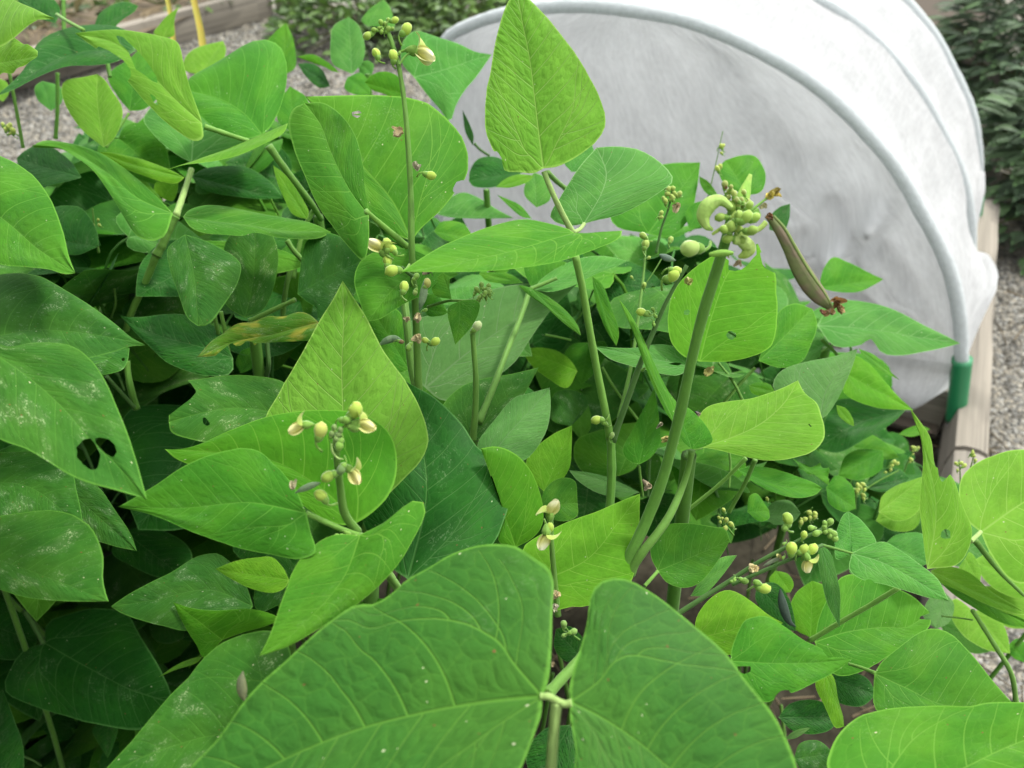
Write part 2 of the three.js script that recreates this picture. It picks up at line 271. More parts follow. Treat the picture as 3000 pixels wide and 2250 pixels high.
{ // loose stones lying on the gravel, where the paths are in view
  const stone = new THREE.IcosahedronGeometry(1, 1); const sp = stone.attributes.position;
  for (let i = 0; i < sp.count; i++) { const k = 0.78 + 0.5 * hash(Math.round(sp.getX(i) * 50), Math.round(sp.getY(i) * 50), Math.round(sp.getZ(i) * 50)); sp.setXYZ(i, sp.getX(i) * k, sp.getY(i) * k, sp.getZ(i) * k); } stone.computeVertexNormals();
  const spots = [];
  const scatter = (x0, x1, y0, y1, n, big) => { for (let i = 0; i < n; i++) { const q = onLevel(rr(x0, x1), rr(y0, y1), 0); spots.push([q, big * rr(0.6, 1.3)]); } };
  scatter(2900, 3060, 760, 1450, 5200, 0.0062); scatter(2850, 3060, 1650, 2150, 2600, 0.0062); scatter(-40, 500, 230, 640, 12000, 0.0068); scatter(400, 1450, 30, 420, 20000, 0.0075); scatter(2780, 2900, 0, 200, 1500, 0.008);
  const im = new THREE.InstancedMesh(stone, new THREE.MeshStandardMaterial({ roughness: 0.95 }), spots.length), o = new THREE.Object3D(), c = new THREE.Color();
  spots.forEach(([q, s], i) => {
    o.position.set(q.x, s * 0.25, q.z); o.rotation.set(rr(0, 6), rr(0, 6), rr(0, 6)); o.scale.set(s, s * rr(0.5, 0.9), s * rr(0.7, 1.2)); o.updateMatrix(); im.setMatrixAt(i, o.matrix);
    const k = Math.pow(rnd(), 1.3) * 0.27 + 0.075, h = rnd(); c.setRGB(k * mix(1.0, 1.13, h), k * mix(1, 1.02, h), k * mix(0.93, 0.80, h)); im.setColorAt(i, c);
  });
  im.name = 'gravel'; im.userData = { kind: 'stuff', label: 'loose grey and tan gravel covering the garden paths', category: 'gravel' }; lit(im); scene.add(im);
}
const woodMap = (z, tone) => { const t = colorTexture(256, 1024, (i, j, c) => {
  const x = i / 256, y = j / 1024, w = x + 0.03 * fbm(x * 3, y * 4, z, 3), g = fbm(w * 34, y * 3, z + 1, 4), f = fbm(w * 120, y * 9, z + 2, 2), s = sm(0.58, 0.75, fbm(x * 3, y * 5, z + 4, 4)); const crack = sm(0.70, 0.80, fbm(w * 50, y * 1.6, z + 6, 3));
  const k = (0.62 + 0.55 * g + 0.25 * (f - 0.5)) * (1 - 0.5 * crack) * (1 - 0.25 * s); c[0] = tone[0] * k; c[1] = tone[1] * k; c[2] = tone[2] * k; }, true); return t; };
const wood = [woodMap(3, [0.25, 0.226, 0.188]), woodMap(19, [0.27, 0.242, 0.198])].map(m => new THREE.MeshStandardMaterial({ map: m, bumpMap: m, bumpScale: 0.003, roughness: 0.95 }));
function plankGeo(len, h, w, z) { // length along x, slightly worn box, grain along the length
  const g = new THREE.BoxGeometry(len, h, w, Math.ceil(len * 16), 3, 3), p = g.attributes.position, u = g.attributes.uv, n = g.attributes.normal;
  for (let i = 0; i < p.count; i++) {
    const x = p.getX(i), y = p.getY(i), q = p.getZ(i), ey = Math.abs(y) > h * 0.49, ez = Math.abs(q) > w * 0.49, r = 0.005 * (1 + fbm(x * 9, z, 2, 3));
    u.setXY(i, (Math.abs(n.getY(i)) > 0.5 ? q : y) * 3 + 0.3 * z, x * 0.9 + z);
    if (ey && ez) { p.setY(i, y - Math.sign(y) * r); p.setZ(i, q - Math.sign(q) * r); } else { p.setY(i, y + 0.003 * (fbm(x * 6, q * 30, z, 2) - 0.5)); }
  }
  g.computeVertexNormals(); return g;
}
function board(parent, a, b, h, w, top, z) { const d = b.clone().sub(a), m = part('board', plankGeo(d.length(), h, w, z), wood[z % 2], parent, true); m.position.copy(a).add(b).multiplyScalar(0.5).sub(parent.position); m.position.y = top - h / 2 - parent.position.y; m.rotation.y = Math.atan2(-d.z, d.x); return m; }
const boardEdge = onLevel(2913, 1247, 0.15);
{
  const bed = thing('raised_bed', 'weathered grey timber bed frame under the row cover, edging the gravel at right', 'raised bed', V(boardEdge.x, 0, boardEdge.z));
  const side = (w) => boardEdge.clone().addScaledVector(ACROSS, 0.035).addScaledVector(ALONG, w);
  board(bed, side(-2.2), side(-0.10), 0.15, 0.07, 0.15, 0);
  board(bed, side(-0.09), side(1.95), 0.15, 0.07, 0.153, 1);
  board(bed, side(1.96), side(4.2), 0.15, 0.07, 0.15, 4);
  const cross = boardEdge.clone().addScaledVector(ACROSS, 0.075).addScaledVector(ALONG, 0.12);
  board(bed, cross, cross.clone().addScaledVector(ACROSS, 1.55), 0.15, 0.07, 0.147, 3);
  const dirt = new THREE.PlaneGeometry(1.5, 4.0); dirt.rotateX(-Math.PI / 2);
  const dm = part('soil', dirt, new THREE.MeshStandardMaterial({ color: lin(0.07, 0.055, 0.04), roughness: 1 }), bed, true); dm.rotation.y = -AZ; const q = boardEdge.clone().addScaledVector(ACROSS, 0.83).addScaledVector(ALONG, 2.05).sub(bed.position); dm.position.set(q.x, 0.06, q.z);
  // second bed, across the path at upper left
  const a = onLevel(-700, 494, 0), b = onLevel(790, 58, 0), bed2 = thing('raised_bed', 'weathered timber bed with straw mulch across the gravel path, upper left', 'raised bed', b.clone());
  const off = a.clone().sub(b).normalize().cross(V(0, 1, 0)).multiplyScalar(-0.035); if (off.z > 0) off.negate();
  board(bed2, a.clone().add(off), b.clone().add(off), 0.15, 0.07, 0.15, 5);
  const endDir = ACROSS.clone().negate().multiplyScalar(-1);
  const e0 = b.clone().addScaledVector(ALONG, 0.04), e1 = e0.clone().addScaledVector(endDir, 1.3); board(bed2, e0.clone().addScaledVector(endDir, 0.03), e1, 0.15, 0.07, 0.148, 7);
  const post = part('corner_post', plankGeo(0.20, 0.09, 0.09, 9), wood[1], bed2, true); post.rotation.z = Math.PI / 2; const pq = e0.clone().addScaledVector(ALONG, 0.10).sub(bed2.position); post.position.set(pq.x, 0.08, pq.z);
  const dirt2 = new THREE.PlaneGeometry(4.2, 1.25, 40, 16); dirt2.rotateX(-Math.PI / 2); const dp = dirt2.attributes.position; for (let i = 0; i < dp.count; i++) dp.setY(i, 0.03 * fbm(dp.getX(i) * 8, dp.getZ(i) * 8, 2, 3));
  const d2 = part('soil', dirt2, new THREE.MeshStandardMaterial({ color: lin(0.13, 0.10, 0.065), roughness: 1 }), bed2, true); const dd = b.clone().addScaledVector(ALONG, -2.1).addScaledVector(endDir, 0.70).sub(bed2.position); d2.rotation.y = Math.PI / 2 - AZ; d2.position.set(dd.x, 0.10, dd.z);
  // straw mulch lying in it
  const straws = []; for (let i = 0; i < 420; i++) {
    const p = b.clone().addScaledVector(ALONG, -rr(0.05, 3.4)).addScaledVector(endDir, rr(0.10, 1.2)); p.y = 0.125 + rr(0, 0.04); const t = rr(0, 6.3), l = rr(0.05, 0.18), e = p.clone().add(V(Math.cos(t) * l, rr(-0.01, 0.05), Math.sin(t) * l)), m = p.clone().lerp(e, .5); m.y += rr(0, 0.02);
    const k = rr(0.6, 1.2); straws.push(tint(sausage([p, m, e], [0.0022, 0.0018, 0.0012], { seg: 3, round: 4, cap: false }), [0.36 * k, 0.28 * k, 0.16 * k]));
  }
  const st = lit(new THREE.Mesh(join(straws), new THREE.MeshStandardMaterial({ vertexColors: true, roughness: 0.9 }))); st.name = 'straw_mulch'; st.userData = { kind: 'stuff', label: 'dry straw mulch strewn in the upper left bed', category: 'straw' }; scene.add(st);
}
{
  const foot = onLevel(2797, 1262, 0.08), plane = (x, y) => { const r = ray(x, y), k = foot.clone().sub(EYE).dot(ALONG) / r.dot(ALONG); return EYE.clone().addScaledVector(r, k); };
  const pts = [[1300, 860], [1285, 640], [1278, 420], [1284, 220], [1310, 115], [1380, 72], [1460, 45], [1580, 22], [1700, 15], [1820, 24], [1900, 36], [2000, 56], [2113, 95], [2226, 149], [2339, 212], [2452, 298], [2565, 416], [2633, 502], [2700, 620], [2746, 705], [2785, 800], [2812, 930], [2818, 1062]].map(p => plane(...p));
  const arch = new THREE.CatmullRomCurve3(pts, false, 'centripetal'), N = 120, hoop = arch.getSpacedPoints(N);
  const fabricMap = colorTexture(1024, 1024, (i, j, c) => { const x = i / 1024, y = j / 1024, f = fbm(x * 90, y * 90, 4, 3), h = fbm(x * 14, y * 10, 9, 4), th = fbm(x * 260, y * 30, 12, 2), k = 0.72 + 0.12 * (f - 0.5) + 0.12 * (h - 0.5) + 0.12 * (th - 0.5); c[0] = k * 0.985; c[1] = k; c[2] = k * 1.01; }, true);
  const fabricBump = greyTexture(1024, 1024, (i, j) => { const x = i / 1024, y = j / 1024; return 0.5 * fbm(x * 40, y * 22, 30, 4) + 0.5 * Math.abs(2 * fbm(x * 9 + 2 * fbm(x * 4, y * 4, 3, 2), y * 7, 21, 3) - 1); }, true);
  const fabric = new THREE.MeshPhysicalMaterial({ name: 'spun row cover fabric', map: fabricMap, bumpMap: fabricBump, bumpScale: 0.0035, roughness: 1, transmission: 0.62, thickness: 0, specularIntensity: 0.2, side: THREE.DoubleSide });
  const cover = thing('row_cover', 'white spun fabric row cover stretched over hoops as a tunnel', 'row cover', V(foot.x, 0, foot.z));
  const grid = (nu, nv, fn) => { const P = [], U = [], I = []; for (let j = 0; j <= nv; j++) for (let i = 0; i <= nu; i++) { const [p, u, v] = fn(i / nu, j / nv, i, j); P.push(p.x, p.y, p.z); U.push(u, v); } for (let j = 0; j < nv; j++) for (let i = 0; i < nu; i++) { const a = j * (nu + 1) + i, b = a + nu + 1; I.push(a, a + 1, b, a + 1, b + 1, b); } const g = new THREE.BufferGeometry(); g.setAttribute('position', new THREE.Float32BufferAttribute(P, 3)); g.setAttribute('uv', new THREE.Float32BufferAttribute(U, 2)); g.setIndex(I); g.computeVertexNormals(); return g; };
  const centre = hoop[0].clone().lerp(hoop[N], 0.5);
  const LEN = 0.92, GAP = 0.46;
  const side = grid(N, 60, (s, w, i) => {
    const h = hoop[i], out = h.clone().sub(centre).normalize(), k = w * LEN, sag = Math.pow(Math.sin(Math.PI * ((k / GAP) % 1)), 2);
    const p = h.clone().addScaledVector(ALONG, k); const low = sm(0.86, 1, s);
    p.addScaledVector(out, -0.022 * sag * (1 - low) + 0.024 * (fbm(s * 12 + k * 3, k * 7, 5, 4) - 0.5) + 0.010 * Math.sin(s * 90 + 3 * fbm(s * 8, k * 4, 2, 2)) * sm(0.70, 1, s) * sag);
    p.addScaledVector(ACROSS, -0.045 * low * Math.sin(Math.min(1, k / 0.40) * Math.PI) * Math.sin(Math.PI * Math.min(1, (s - 0.86) / 0.14 * 0.8 + 0.0001)) ); p.y += low * 0.05 * sm(0, 1, sag) * (s > 0.97 ? 1 : 0.3);
    return [p, s * 2.4, k];
  });
  part('side_sheet', side, fabric, cover);
  const creases = [[[2330, 770], [2450, 715], .030, .018], [[2450, 715], [2570, 620], .030, .022], [[2570, 620], [2650, 560], .022, .03], [[2520, 790], [2560, 650], .026, .014], [[2560, 650], [2600, 520], .022, .02], [[2000, 520], [2120, 250], .018, .03], [[2080, 620], [2160, 330], .014, .025], [[2300, 560], [2480, 470], .012, .03], [[2440, 640], [2480, 690], .014, .012], [[1640, 180], [1760, 150], .012, .03], [[2600, 900], [2740, 860], .016, .02], [[2480, 1040], [2760, 1040], .016, .018]].map(([a, b, h, g]) => [plane(...a), plane(...b), h * 2.6, g * 1.2]);
  const half = N / 2, NV = 130, anchor = hoop[N].clone();
  const end = grid(150, NV, (s, w) => {
    const k = w * half, i = Math.min(half - 1, Math.floor(k)), f = k - i, l = hoop[i].clone().lerp(hoop[i + 1], f), r = hoop[N - i].clone().lerp(hoop[N - i - 1], f);
    const p = l.clone().lerp(r, s); if (w < 0.02) p.y -= 0.02;
    const dx = p.clone().sub(anchor), dist = dx.length(), ang = Math.atan2(dx.y, dx.dot(ACROSS)); const rim = Math.min(1, 4 * s * (1 - s) * 1.6) * (1 - w * w);
    const sway = fbm(dist * 5, ang * 4, 4, 3);
    let d = 0.050 * rim;                                                    // the sheet hangs in a shallow hollow
    d += 0.042 * Math.sin(ang * 13 + 5 * sway) * Math.exp(-dist * 1.3) * sm(0, 0.15, dist) * Math.min(1, 5 * (1 - s) + 0.4) * rim;
    d += 0.035 * Math.pow(Math.max(0, Math.sin(ang * 4.0 + 1.0 + 2 * sway)), 6) * rim;
    d += 0.015 * (fbm(s * 9, w * 6, 14, 3) - 0.5) * rim;
    for (const [a, b, h, g] of creases) { const ab = b.clone().sub(a), t = Math.min(1, Math.max(0, p.clone().sub(a).dot(ab) / ab.lengthSq())), e = p.distanceTo(a.clone().addScaledVector(ab, t)); d -= h * Math.exp(-e * e / (g * g)) * rim; }
    p.addScaledVector(ALONG, d + 0.006);
    return [p, s * 1.8 + 0.3, w];
  });
  part('end_sheet', end, fabric, cover);
  const far = end.clone(); { const o = ALONG.clone().multiplyScalar(LEN), q = far.attributes.position; for (let i = 0; i < q.count; i++) q.setXYZ(i, q.getX(i) + o.x, q.getY(i) + o.y, q.getZ(i) + o.z); part('end_sheet', far, fabric, cover, true); }
  const skirtB = (t) => hoop[N].clone().lerp(hoop[0], t);
  const skirt = grid(60, 14, (s, w) => { const p = skirtB(s); p.addScaledVector(ALONG, -0.01 + 0.03 * w + 0.012 * Math.sin(s * 60 + 4 * fbm(s * 9, w, 3, 2)) * w); p.y -= w * (0.15 - 0.07 * s) * Math.min(1, s * 8 + 0.55); return [p, s * 1.6, w * 0.2]; });
  part('hem', skirt, fabric, cover);
  const sleeve = new THREE.MeshPhysicalMaterial({ name: 'fabric drawn over the pipe', map: fabricMap, bumpMap: fabricBump, bumpScale: 0.002, color: lin(0.96, 1.0, 1.0), roughness: 1, transmission: 0.40, thickness: 0, specularIntensity: 0.2 });
  const off = k => pts.map(p => p.clone().addScaledVector(ALONG, k));
  for (const [k, r] of [[-0.003, 0.0128], [GAP, 0.0118], [LEN, 0.0130]]) part('hoop_sleeve', sausage(off(k), pts.map((_, i) => r * (1 + 0.12 * (hash(i, 5) - 0.5))), { seg: 150, round: 10, wob: 0.10 }), sleeve, cover);
  const green = new THREE.MeshPhysicalMaterial({ name: 'green plastic', color: lin(0.015, 0.20, 0.075), roughness: 0.42, clearcoat: 0.3, clearcoatRoughness: 0.35 }), steel = new THREE.MeshStandardMaterial({ name: 'galvanised pipe', color: lin(0.34, 0.37, 0.42), metalness: 0.7, roughness: 0.5 });
  const labels = ['green plastic pipe foot of the nearest hoop, standing by the bed corner', 'green plastic pipe foot of the second hoop, half hidden by the row cover'];
  for (const [n, k] of [[0, 0], [1, LEN]]) {
    const top = hoop[N].clone().addScaledVector(ALONG, k), bot = plane(2793, 1282).addScaledVector(ALONG, k), lean = bot.clone().sub(top);
    const hp = thing('hoop_pipe', labels[n], 'pipe', bot.clone(), 'hoop feet of the row cover');
    const mid = top.clone().lerp(bot, 0.76), up = top.clone().addScaledVector(lean, n ? 0.25 : -0.05);
    part('plastic_sleeve', sausage([up, up.clone().lerp(mid, 0.5), mid], [0.0185, 0.0185, 0.0185], { seg: 14, round: 20 }), green, hp);
    part('steel_pipe', sausage([mid.clone().lerp(top, 0.05), mid.clone().lerp(bot, 0.5), bot], [0.0155, 0.0155, 0.0155], { seg: 6, round: 20 }), steel, hp);
  }
}

// ---------------------------------------------------------------- plants of the neighbouring beds
const soft = new THREE.MeshPhysicalMaterial({ name: 'plain foliage', vertexColors: true, roughness: 0.9, transmission: 0.3, thickness: 0, clearcoat: 0.1, clearcoatRoughness: 0.5, side: THREE.DoubleSide });
function strip(p, dir, len, w, nrm, droop, col, n = 4) { // a small pointed leaf as a bent, keeled strip
  const sideV = dir.clone().cross(nrm).normalize(), P = [], I = [], q = p.clone(), d = dir.clone();
  for (let i = 0; i <= n; i++) { const t = i / n, ww = w * Math.sin(Math.PI * Math.min(0.98, 0.12 + 0.86 * t)); for (const s of [-1, 0, 1]) { const v = q.clone().addScaledVector(sideV, s * ww).addScaledVector(nrm, s ? ww * 0.35 : 0); P.push(v.x, v.y, v.z); } d.y -= droop / n; d.normalize(); q.addScaledVector(d, len / n); }
  for (let i = 0; i < n; i++) for (const s of [0, 1]) { const a = i * 3 + s; I.push(a, a + 1, a + 3, a + 1, a + 4, a + 3); }
  const g = new THREE.BufferGeometry(); g.setAttribute('position', new THREE.Float32BufferAttribute(P, 3)); g.setIndex(I); g.computeVertexNormals(); return tint(g, col);
}
const rdir = (up) => { const a = rr(0, 2 * Math.PI); return V(Math.cos(a), up, Math.sin(a)).normalize(); };
function bush(label, base, w, h, n, leafLen, leafW, cols, fern) {
  const b = thing('garden_bush', label, 'bush', base, 'bushes of the neighbouring beds'), leaves = [], stems = [];
  for (let i = 0; i < n; i++) {
    const a = rr(0, 6.283), r = w * Math.sqrt(rnd()), k = Math.sqrt(1 - Math.min(1, r / w) ** 2), tip = base.clone().add(V(Math.cos(a) * r, h * k * rr(0.45, 1), Math.sin(a) * r)), d = tip.clone().sub(base).normalize(); d.y = rr(-0.1, 0.5); d.normalize();
    const c = cols[Math.floor(rnd() * cols.length)], v = rr(0.75, 1.25), col = c.map(x => x * v);
    if (fern) { // feathered leaf: leaflets in pairs along a rib
      const len = leafLen * rr(0.8, 1.4), rib = []; let q = tip.clone(), dd = d.clone(); const m = 7; for (let s = 0; s <= m; s++) { rib.push(q.clone()); dd.y -= 0.09; dd.normalize(); q.addScaledVector(dd, len / m); }
      const sd = d.clone().cross(V(0, 1, 0)).normalize();
      for (let s = 1; s <= m; s++) for (const e of [-1, 1]) { const ld = sd.clone().multiplyScalar(e).addScaledVector(d, 0.7).normalize(); leaves.push(strip(rib[s], ld, len * 0.42 * Math.sin(Math.PI * (0.15 + 0.75 * s / m)), leafW, V(0, 1, 0), 0.3, col, 2)); }
      leaves.push(strip(rib[m], dd, len * 0.3, leafW, V(0, 1, 0), 0.2, col, 2));
    } else { const tw = 1 + Math.floor(rnd() * 3); for (let s = 0; s < tw; s++) leaves.push(strip(tip, d.clone().add(rdir(0.2).multiplyScalar(0.7)).normalize(), leafLen * rr(0.6, 1.3), leafW * rr(0.7, 1.2), rdir(1.2), rr(0.1, 0.7), col)); }
    if (i % 7 === 0) stems.push(sausage([base.clone().add(V(rr(-.03, .03), 0, rr(-.03, .03))), base.clone().lerp(tip, 0.5).add(V(0, 0.04, 0)), tip], [0.005, 0.003, 0.0015], { seg: 5, round: 5, cap: false }));
  }
  leaves.forEach(g => g.computeVertexNormals());
  part('foliage', mergeGeometries(leaves), soft, b); part('stem', join(stems), new THREE.MeshStandardMaterial({ color: lin(0.10, 0.12, 0.04), roughness: 0.9 }), b);
}
{
  const G1 = [[0.050, 0.115, 0.030], [0.065, 0.145, 0.035], [0.040, 0.09, 0.03]], G2 = [[0.10, 0.20, 0.03], [0.13, 0.24, 0.04], [0.07, 0.14, 0.03]];
  bush('dark green feathery bush right of the row cover, nearer of two', onLevel(3120, 660, 0.0), 0.36, 0.50, 900, 0.060, 0.008, G1, true);
  bush('dark green feathery bush at the top right corner behind the row cover', onLevel(3060, 330, 0.0), 0.52, 0.62, 1300, 0.065, 0.009, G1, true);
  bush('olive green leafy bush behind the upright arrowhead leaf, left of the row cover', onLevel(1330, 130, 0), 0.42, 0.34, 620, 0.065, 0.013, G2, false);
  bush('yellow green leafy bush behind the flower spike at the top edge', onLevel(1080, 110, 0), 0.45, 0.34, 620, 0.075, 0.014, G2, false);
  bush('small leafy bush at the top edge beside the timber corner', onLevel(1470, 30, 0), 0.45, 0.50, 420, 0.06, 0.012, [[0.03, 0.06, 0.02], [0.05, 0.10, 0.03]], false);
  bush('low weedy plant in the straw of the upper left bed', onLevel(480, 20, 0.1), 0.30, 0.16, 90, 0.07, 0.013, G2, false);
  bush('low weedy plant at the far left of the straw bed', onLevel(140, 90, 0.1), 0.26, 0.16, 80, 0.07, 0.013, [[0.06, 0.12, 0.03], [0.16, 0.14, 0.06]], false);
  // tall leafy hedges left of and behind where the photographer stands; they keep the sky off the left of the bed
  for (const [base, wx, wz, label] of [[V(-1.60, 0, 0.25), 0.33, 1.15, 'tall dense leafy hedge beyond the left side of the bed'], [V(-0.80, 0, 1.25), 0.95, 0.32, 'tall dense leafy hedge behind the near end of the bed']]) {
    const hg = thing('hedge', label, 'hedge', base, 'garden hedges round the bed'), lv = [], st = [];
    for (let i = 0; i < 7000; i++) { const p = V(base.x + rr(-wx, wx), 0.05 + 2.9 * Math.pow(rnd(), 0.85), base.z + rr(-wz, wz)); p.x += 0.08 * Math.sin(p.z * 5 + p.y * 3); lv.push(strip(p, rdir(rr(-0.3, 0.6)), rr(0.06, 0.11), rr(0.018, 0.030), rdir(1.0), rr(0.1, 0.6), [0.035 * rr(.7, 1.3), 0.085 * rr(.7, 1.3), 0.02], 3)); }
    for (let i = 0; i < 14; i++) { const q = V(base.x + rr(-.8, .8) * wx, 0, base.z + rr(-.8, .8) * wz); st.push(sausage([q, q.clone().add(V(rr(-.1, .1), 1.3, rr(-.1, .1))), q.clone().add(V(rr(-.12, .12), 2.7, rr(-.12, .12)))], [.014, .010, .004], { seg: 8, round: 6 })); }
    part('foliage', mergeGeometries(lv), soft, hg); part('stem', join(st), new THREE.MeshStandardMaterial({ color: lin(0.09, 0.07, 0.045), roughness: 0.95 }), hg);
  }
  // long strap leaves turning orange
  const base = onLevel(585, 122, 0.1), lily = thing('strap_leaf_plant', 'tall strap leaved plant turning yellow orange in front of the timber bed', 'plant', base);
  const near = 1.25, blades = [[[612, 300], [605, 200], [590, 90], [570, 0], [555, -90], 0.0062], [[515, 260], [512, 150], [505, 60], [490, -20], [480, -120], 0.0045]];
  for (const [p0, p1, p2, p3, p4, w] of blades) {
    const c = new THREE.CatmullRomCurve3([p0, p1, p2, p3, p4].map((p, i) => at(p[0], p[1], near + 0.02 * i))).getSpacedPoints(20), P = [], I = [], C = [];
    c.forEach((q, i) => { const t = i / 20, ww = w * (1 - 0.3 * t) ; for (const s of [-1, 0, 1]) { const v = q.clone().addScaledVector(RIGHT, s * ww).addScaledVector(BACK, s ? 0.004 : 0); P.push(v.x, v.y, v.z); const y = fbm(i * 0.4, s * 1.3 + w * 90, 3, 2); C.push(mix(0.22, 0.55, y), mix(0.34, 0.30, y), 0.03); } });
    for (let i = 0; i < 20; i++) for (const s of [0, 1]) { const a = i * 3 + s; I.push(a, a + 1, a + 3, a + 1, a + 4, a + 3); }
    const g = new THREE.BufferGeometry(); g.setAttribute('position', new THREE.Float32BufferAttribute(P, 3)); g.setAttribute('color', new THREE.Float32BufferAttribute(C, 3)); g.setIndex(I); g.computeVertexNormals(); part('leaf', g, soft, lily);
  }
  part('stem', sausage([base, base.clone().lerp(at(612, 300, near), 0.5), at(608, 300, near)], [0.006, 0.005, 0.004], { seg: 6 }), new THREE.MeshStandardMaterial({ color: lin(0.15, 0.20, 0.05), roughness: 0.8 }), lily);
}

// ---------------------------------------------------------------- bean plants
const SOIL = 0.03;
const PLANT = {};
function plant(key, label, sheet, x, y, d) {
  const p = at(...px(sheet, x, y), d); p.y = SOIL;
  PLANT[key] = thing('bean_plant', label, 'bean plant', p, 'flowering bean plants in the bed');
}
plant('front', 'bean plant nearest the camera with two huge dark green leaflets on a pale stalk', 'H', 1700, 900, 0.34);
plant('podded', 'bean plant with thick upright stem topped by curled pods and a brown hanging pod', 'H', 1830, 400, 0.44);
plant('holed', 'bean plant with big dusty leaves at the left edge, one eaten into two large holes', 'D', -1600, 900, 0.60);
plant('shaded', 'bean plant in deep shade at the bottom left with dark and dusty leaves', 'G', 300, 300, 0.95);
plant('blooming', 'bean plant with pointed bright leaflets around a cluster of yellow cream flowers', 'E', -480, 1600, 0.50);
plant('spiked', 'bean plant with a tall flower spike rising past two broad rounded leaflets', 'E', 520, 950, 0.52);
plant('arrow', 'bean plant carrying one upright bright arrowhead leaflet in front of the white row cover', 'E', 1740, 1500, 0.52);
plant('torn', 'bean plant at the upper left with a bright leaflet torn into long slits', 'A', 1900, 1600, 0.75);
plant('edge', 'bright bean plant cut off by the left picture edge in front of the wooden bed', 'A', -1700, 700, 0.70);
plant('curled', 'bean plant with one curled yellowing brown edged leaf among dull dusty leaves', 'D', 1500, 700, 0.62);
plant('pale', 'bean plant with pale grey green leaves behind the forked stalks in the centre', 'E', 1050, 1300, 0.62);
plant('slit', 'bean plant right of the thick stem with a smooth broad leaflet bearing two slits', 'F', 350, 1400, 0.58);
plant('margin', 'yellow green bean plant at the right picture edge beside the gravel', 'I', 2100, 500, 0.62);
plant('spray', 'bean plant with slanting dark flower stalks and small pale leaflets at the lower right', 'I', 500, 700, 0.55);
plant('corner', 'bean plant with a large grey green leaf in the bottom right corner', 'I', 1500, 1600, 0.42);
plant('reaching', 'bean plant whose long leaf points at the green pipe below the row cover', 'F', 1050, 900, 0.85);
plant('rear', 'soft green bean plant behind the tall flower spike, in front of the gravel', 'B', 500, 1000, 0.95);
plant('low', 'bean plant low behind the spike stalks, its leaves against the foot of the row cover', 'B', 1200, 1350, 0.85);

const heroes = [];
function traced(key, toneName, sheet, d, a, b, base, tip, left, right, o = {}) {
  const b0 = px(sheet, ...base), ab = (x, y) => a * (x - 1500) / F + b * (1125 - y) / F - 1, c = d * ab(...b0);
  const pt = p => { let dd = c / ab(...p); dd = Math.min(d + 0.12, Math.max(d - 0.10, dd)); return at(p[0], p[1], dd); };
  const n = RIGHT.clone().multiplyScalar(a).addScaledVector(UP, b).add(BACK).normalize();
  const B = pt(b0), T = pt(px(sheet, ...tip)), line = f => [B, ...pairs(sheet, f).map(pt), T];
  const holes = (o.holes || []).map(h => h.length === 3 ? Array.from({ length: 9 }, (_, k) => px(sheet, h[0] + h[2] * Math.cos(k * .698) * (0.75 + 0.4 * hash(k, h[0] | 0)), h[1] + h[2] * Math.sin(k * .698) * (0.75 + 0.4 * hash(k, h[1] | 0)))) : pairs(sheet, h));
  const z = heroes.length * 1.37;
  const big = holes.length || B.distanceTo(T) / d > 0.22;
  const g = blade(line(o.mid || []), line(left), line(right), n, { NT: holes.length ? 64 : big ? 40 : 24, NS: holes.length ? 26 : big ? 14 : 8, z, ...o, holes });
  g.computeBoundingSphere();
  heroes.push(g.clone());
  const mats = TONE[toneName];
  return part('leaf', g, mats[(heroes.length * 7 + 3) % mats.length], PLANT[key]);
}
const L = traced;
// --- upper left
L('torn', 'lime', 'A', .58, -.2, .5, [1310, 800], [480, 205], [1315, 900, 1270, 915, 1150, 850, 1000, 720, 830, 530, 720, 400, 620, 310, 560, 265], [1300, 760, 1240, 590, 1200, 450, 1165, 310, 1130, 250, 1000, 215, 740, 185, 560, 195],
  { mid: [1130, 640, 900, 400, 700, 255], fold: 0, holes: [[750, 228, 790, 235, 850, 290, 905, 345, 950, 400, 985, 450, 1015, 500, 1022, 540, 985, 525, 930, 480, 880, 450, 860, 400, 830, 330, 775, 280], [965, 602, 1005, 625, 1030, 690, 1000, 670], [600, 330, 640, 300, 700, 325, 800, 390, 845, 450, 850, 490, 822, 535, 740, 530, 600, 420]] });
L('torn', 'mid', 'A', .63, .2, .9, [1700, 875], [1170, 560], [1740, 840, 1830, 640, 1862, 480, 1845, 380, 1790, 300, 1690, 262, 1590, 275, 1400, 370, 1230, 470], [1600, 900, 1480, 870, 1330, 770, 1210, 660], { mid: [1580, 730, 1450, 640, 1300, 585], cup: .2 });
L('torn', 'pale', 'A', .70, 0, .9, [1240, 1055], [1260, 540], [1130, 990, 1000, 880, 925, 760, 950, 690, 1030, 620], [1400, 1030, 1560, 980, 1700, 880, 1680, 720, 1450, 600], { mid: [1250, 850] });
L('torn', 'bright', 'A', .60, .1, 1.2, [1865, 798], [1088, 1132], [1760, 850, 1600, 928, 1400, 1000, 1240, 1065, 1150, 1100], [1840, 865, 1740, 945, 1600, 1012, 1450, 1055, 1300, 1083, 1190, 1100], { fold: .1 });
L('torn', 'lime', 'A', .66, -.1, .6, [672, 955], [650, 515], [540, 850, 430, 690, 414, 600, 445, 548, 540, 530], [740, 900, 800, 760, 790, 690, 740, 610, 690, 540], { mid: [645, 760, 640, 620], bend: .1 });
L('torn', 'mid', 'A', .80, 0, .6, [840, 718], [890, 320], [760, 620, 700, 500, 740, 440, 840, 370], [930, 715, 1010, 650, 1040, 540, 980, 400], {});
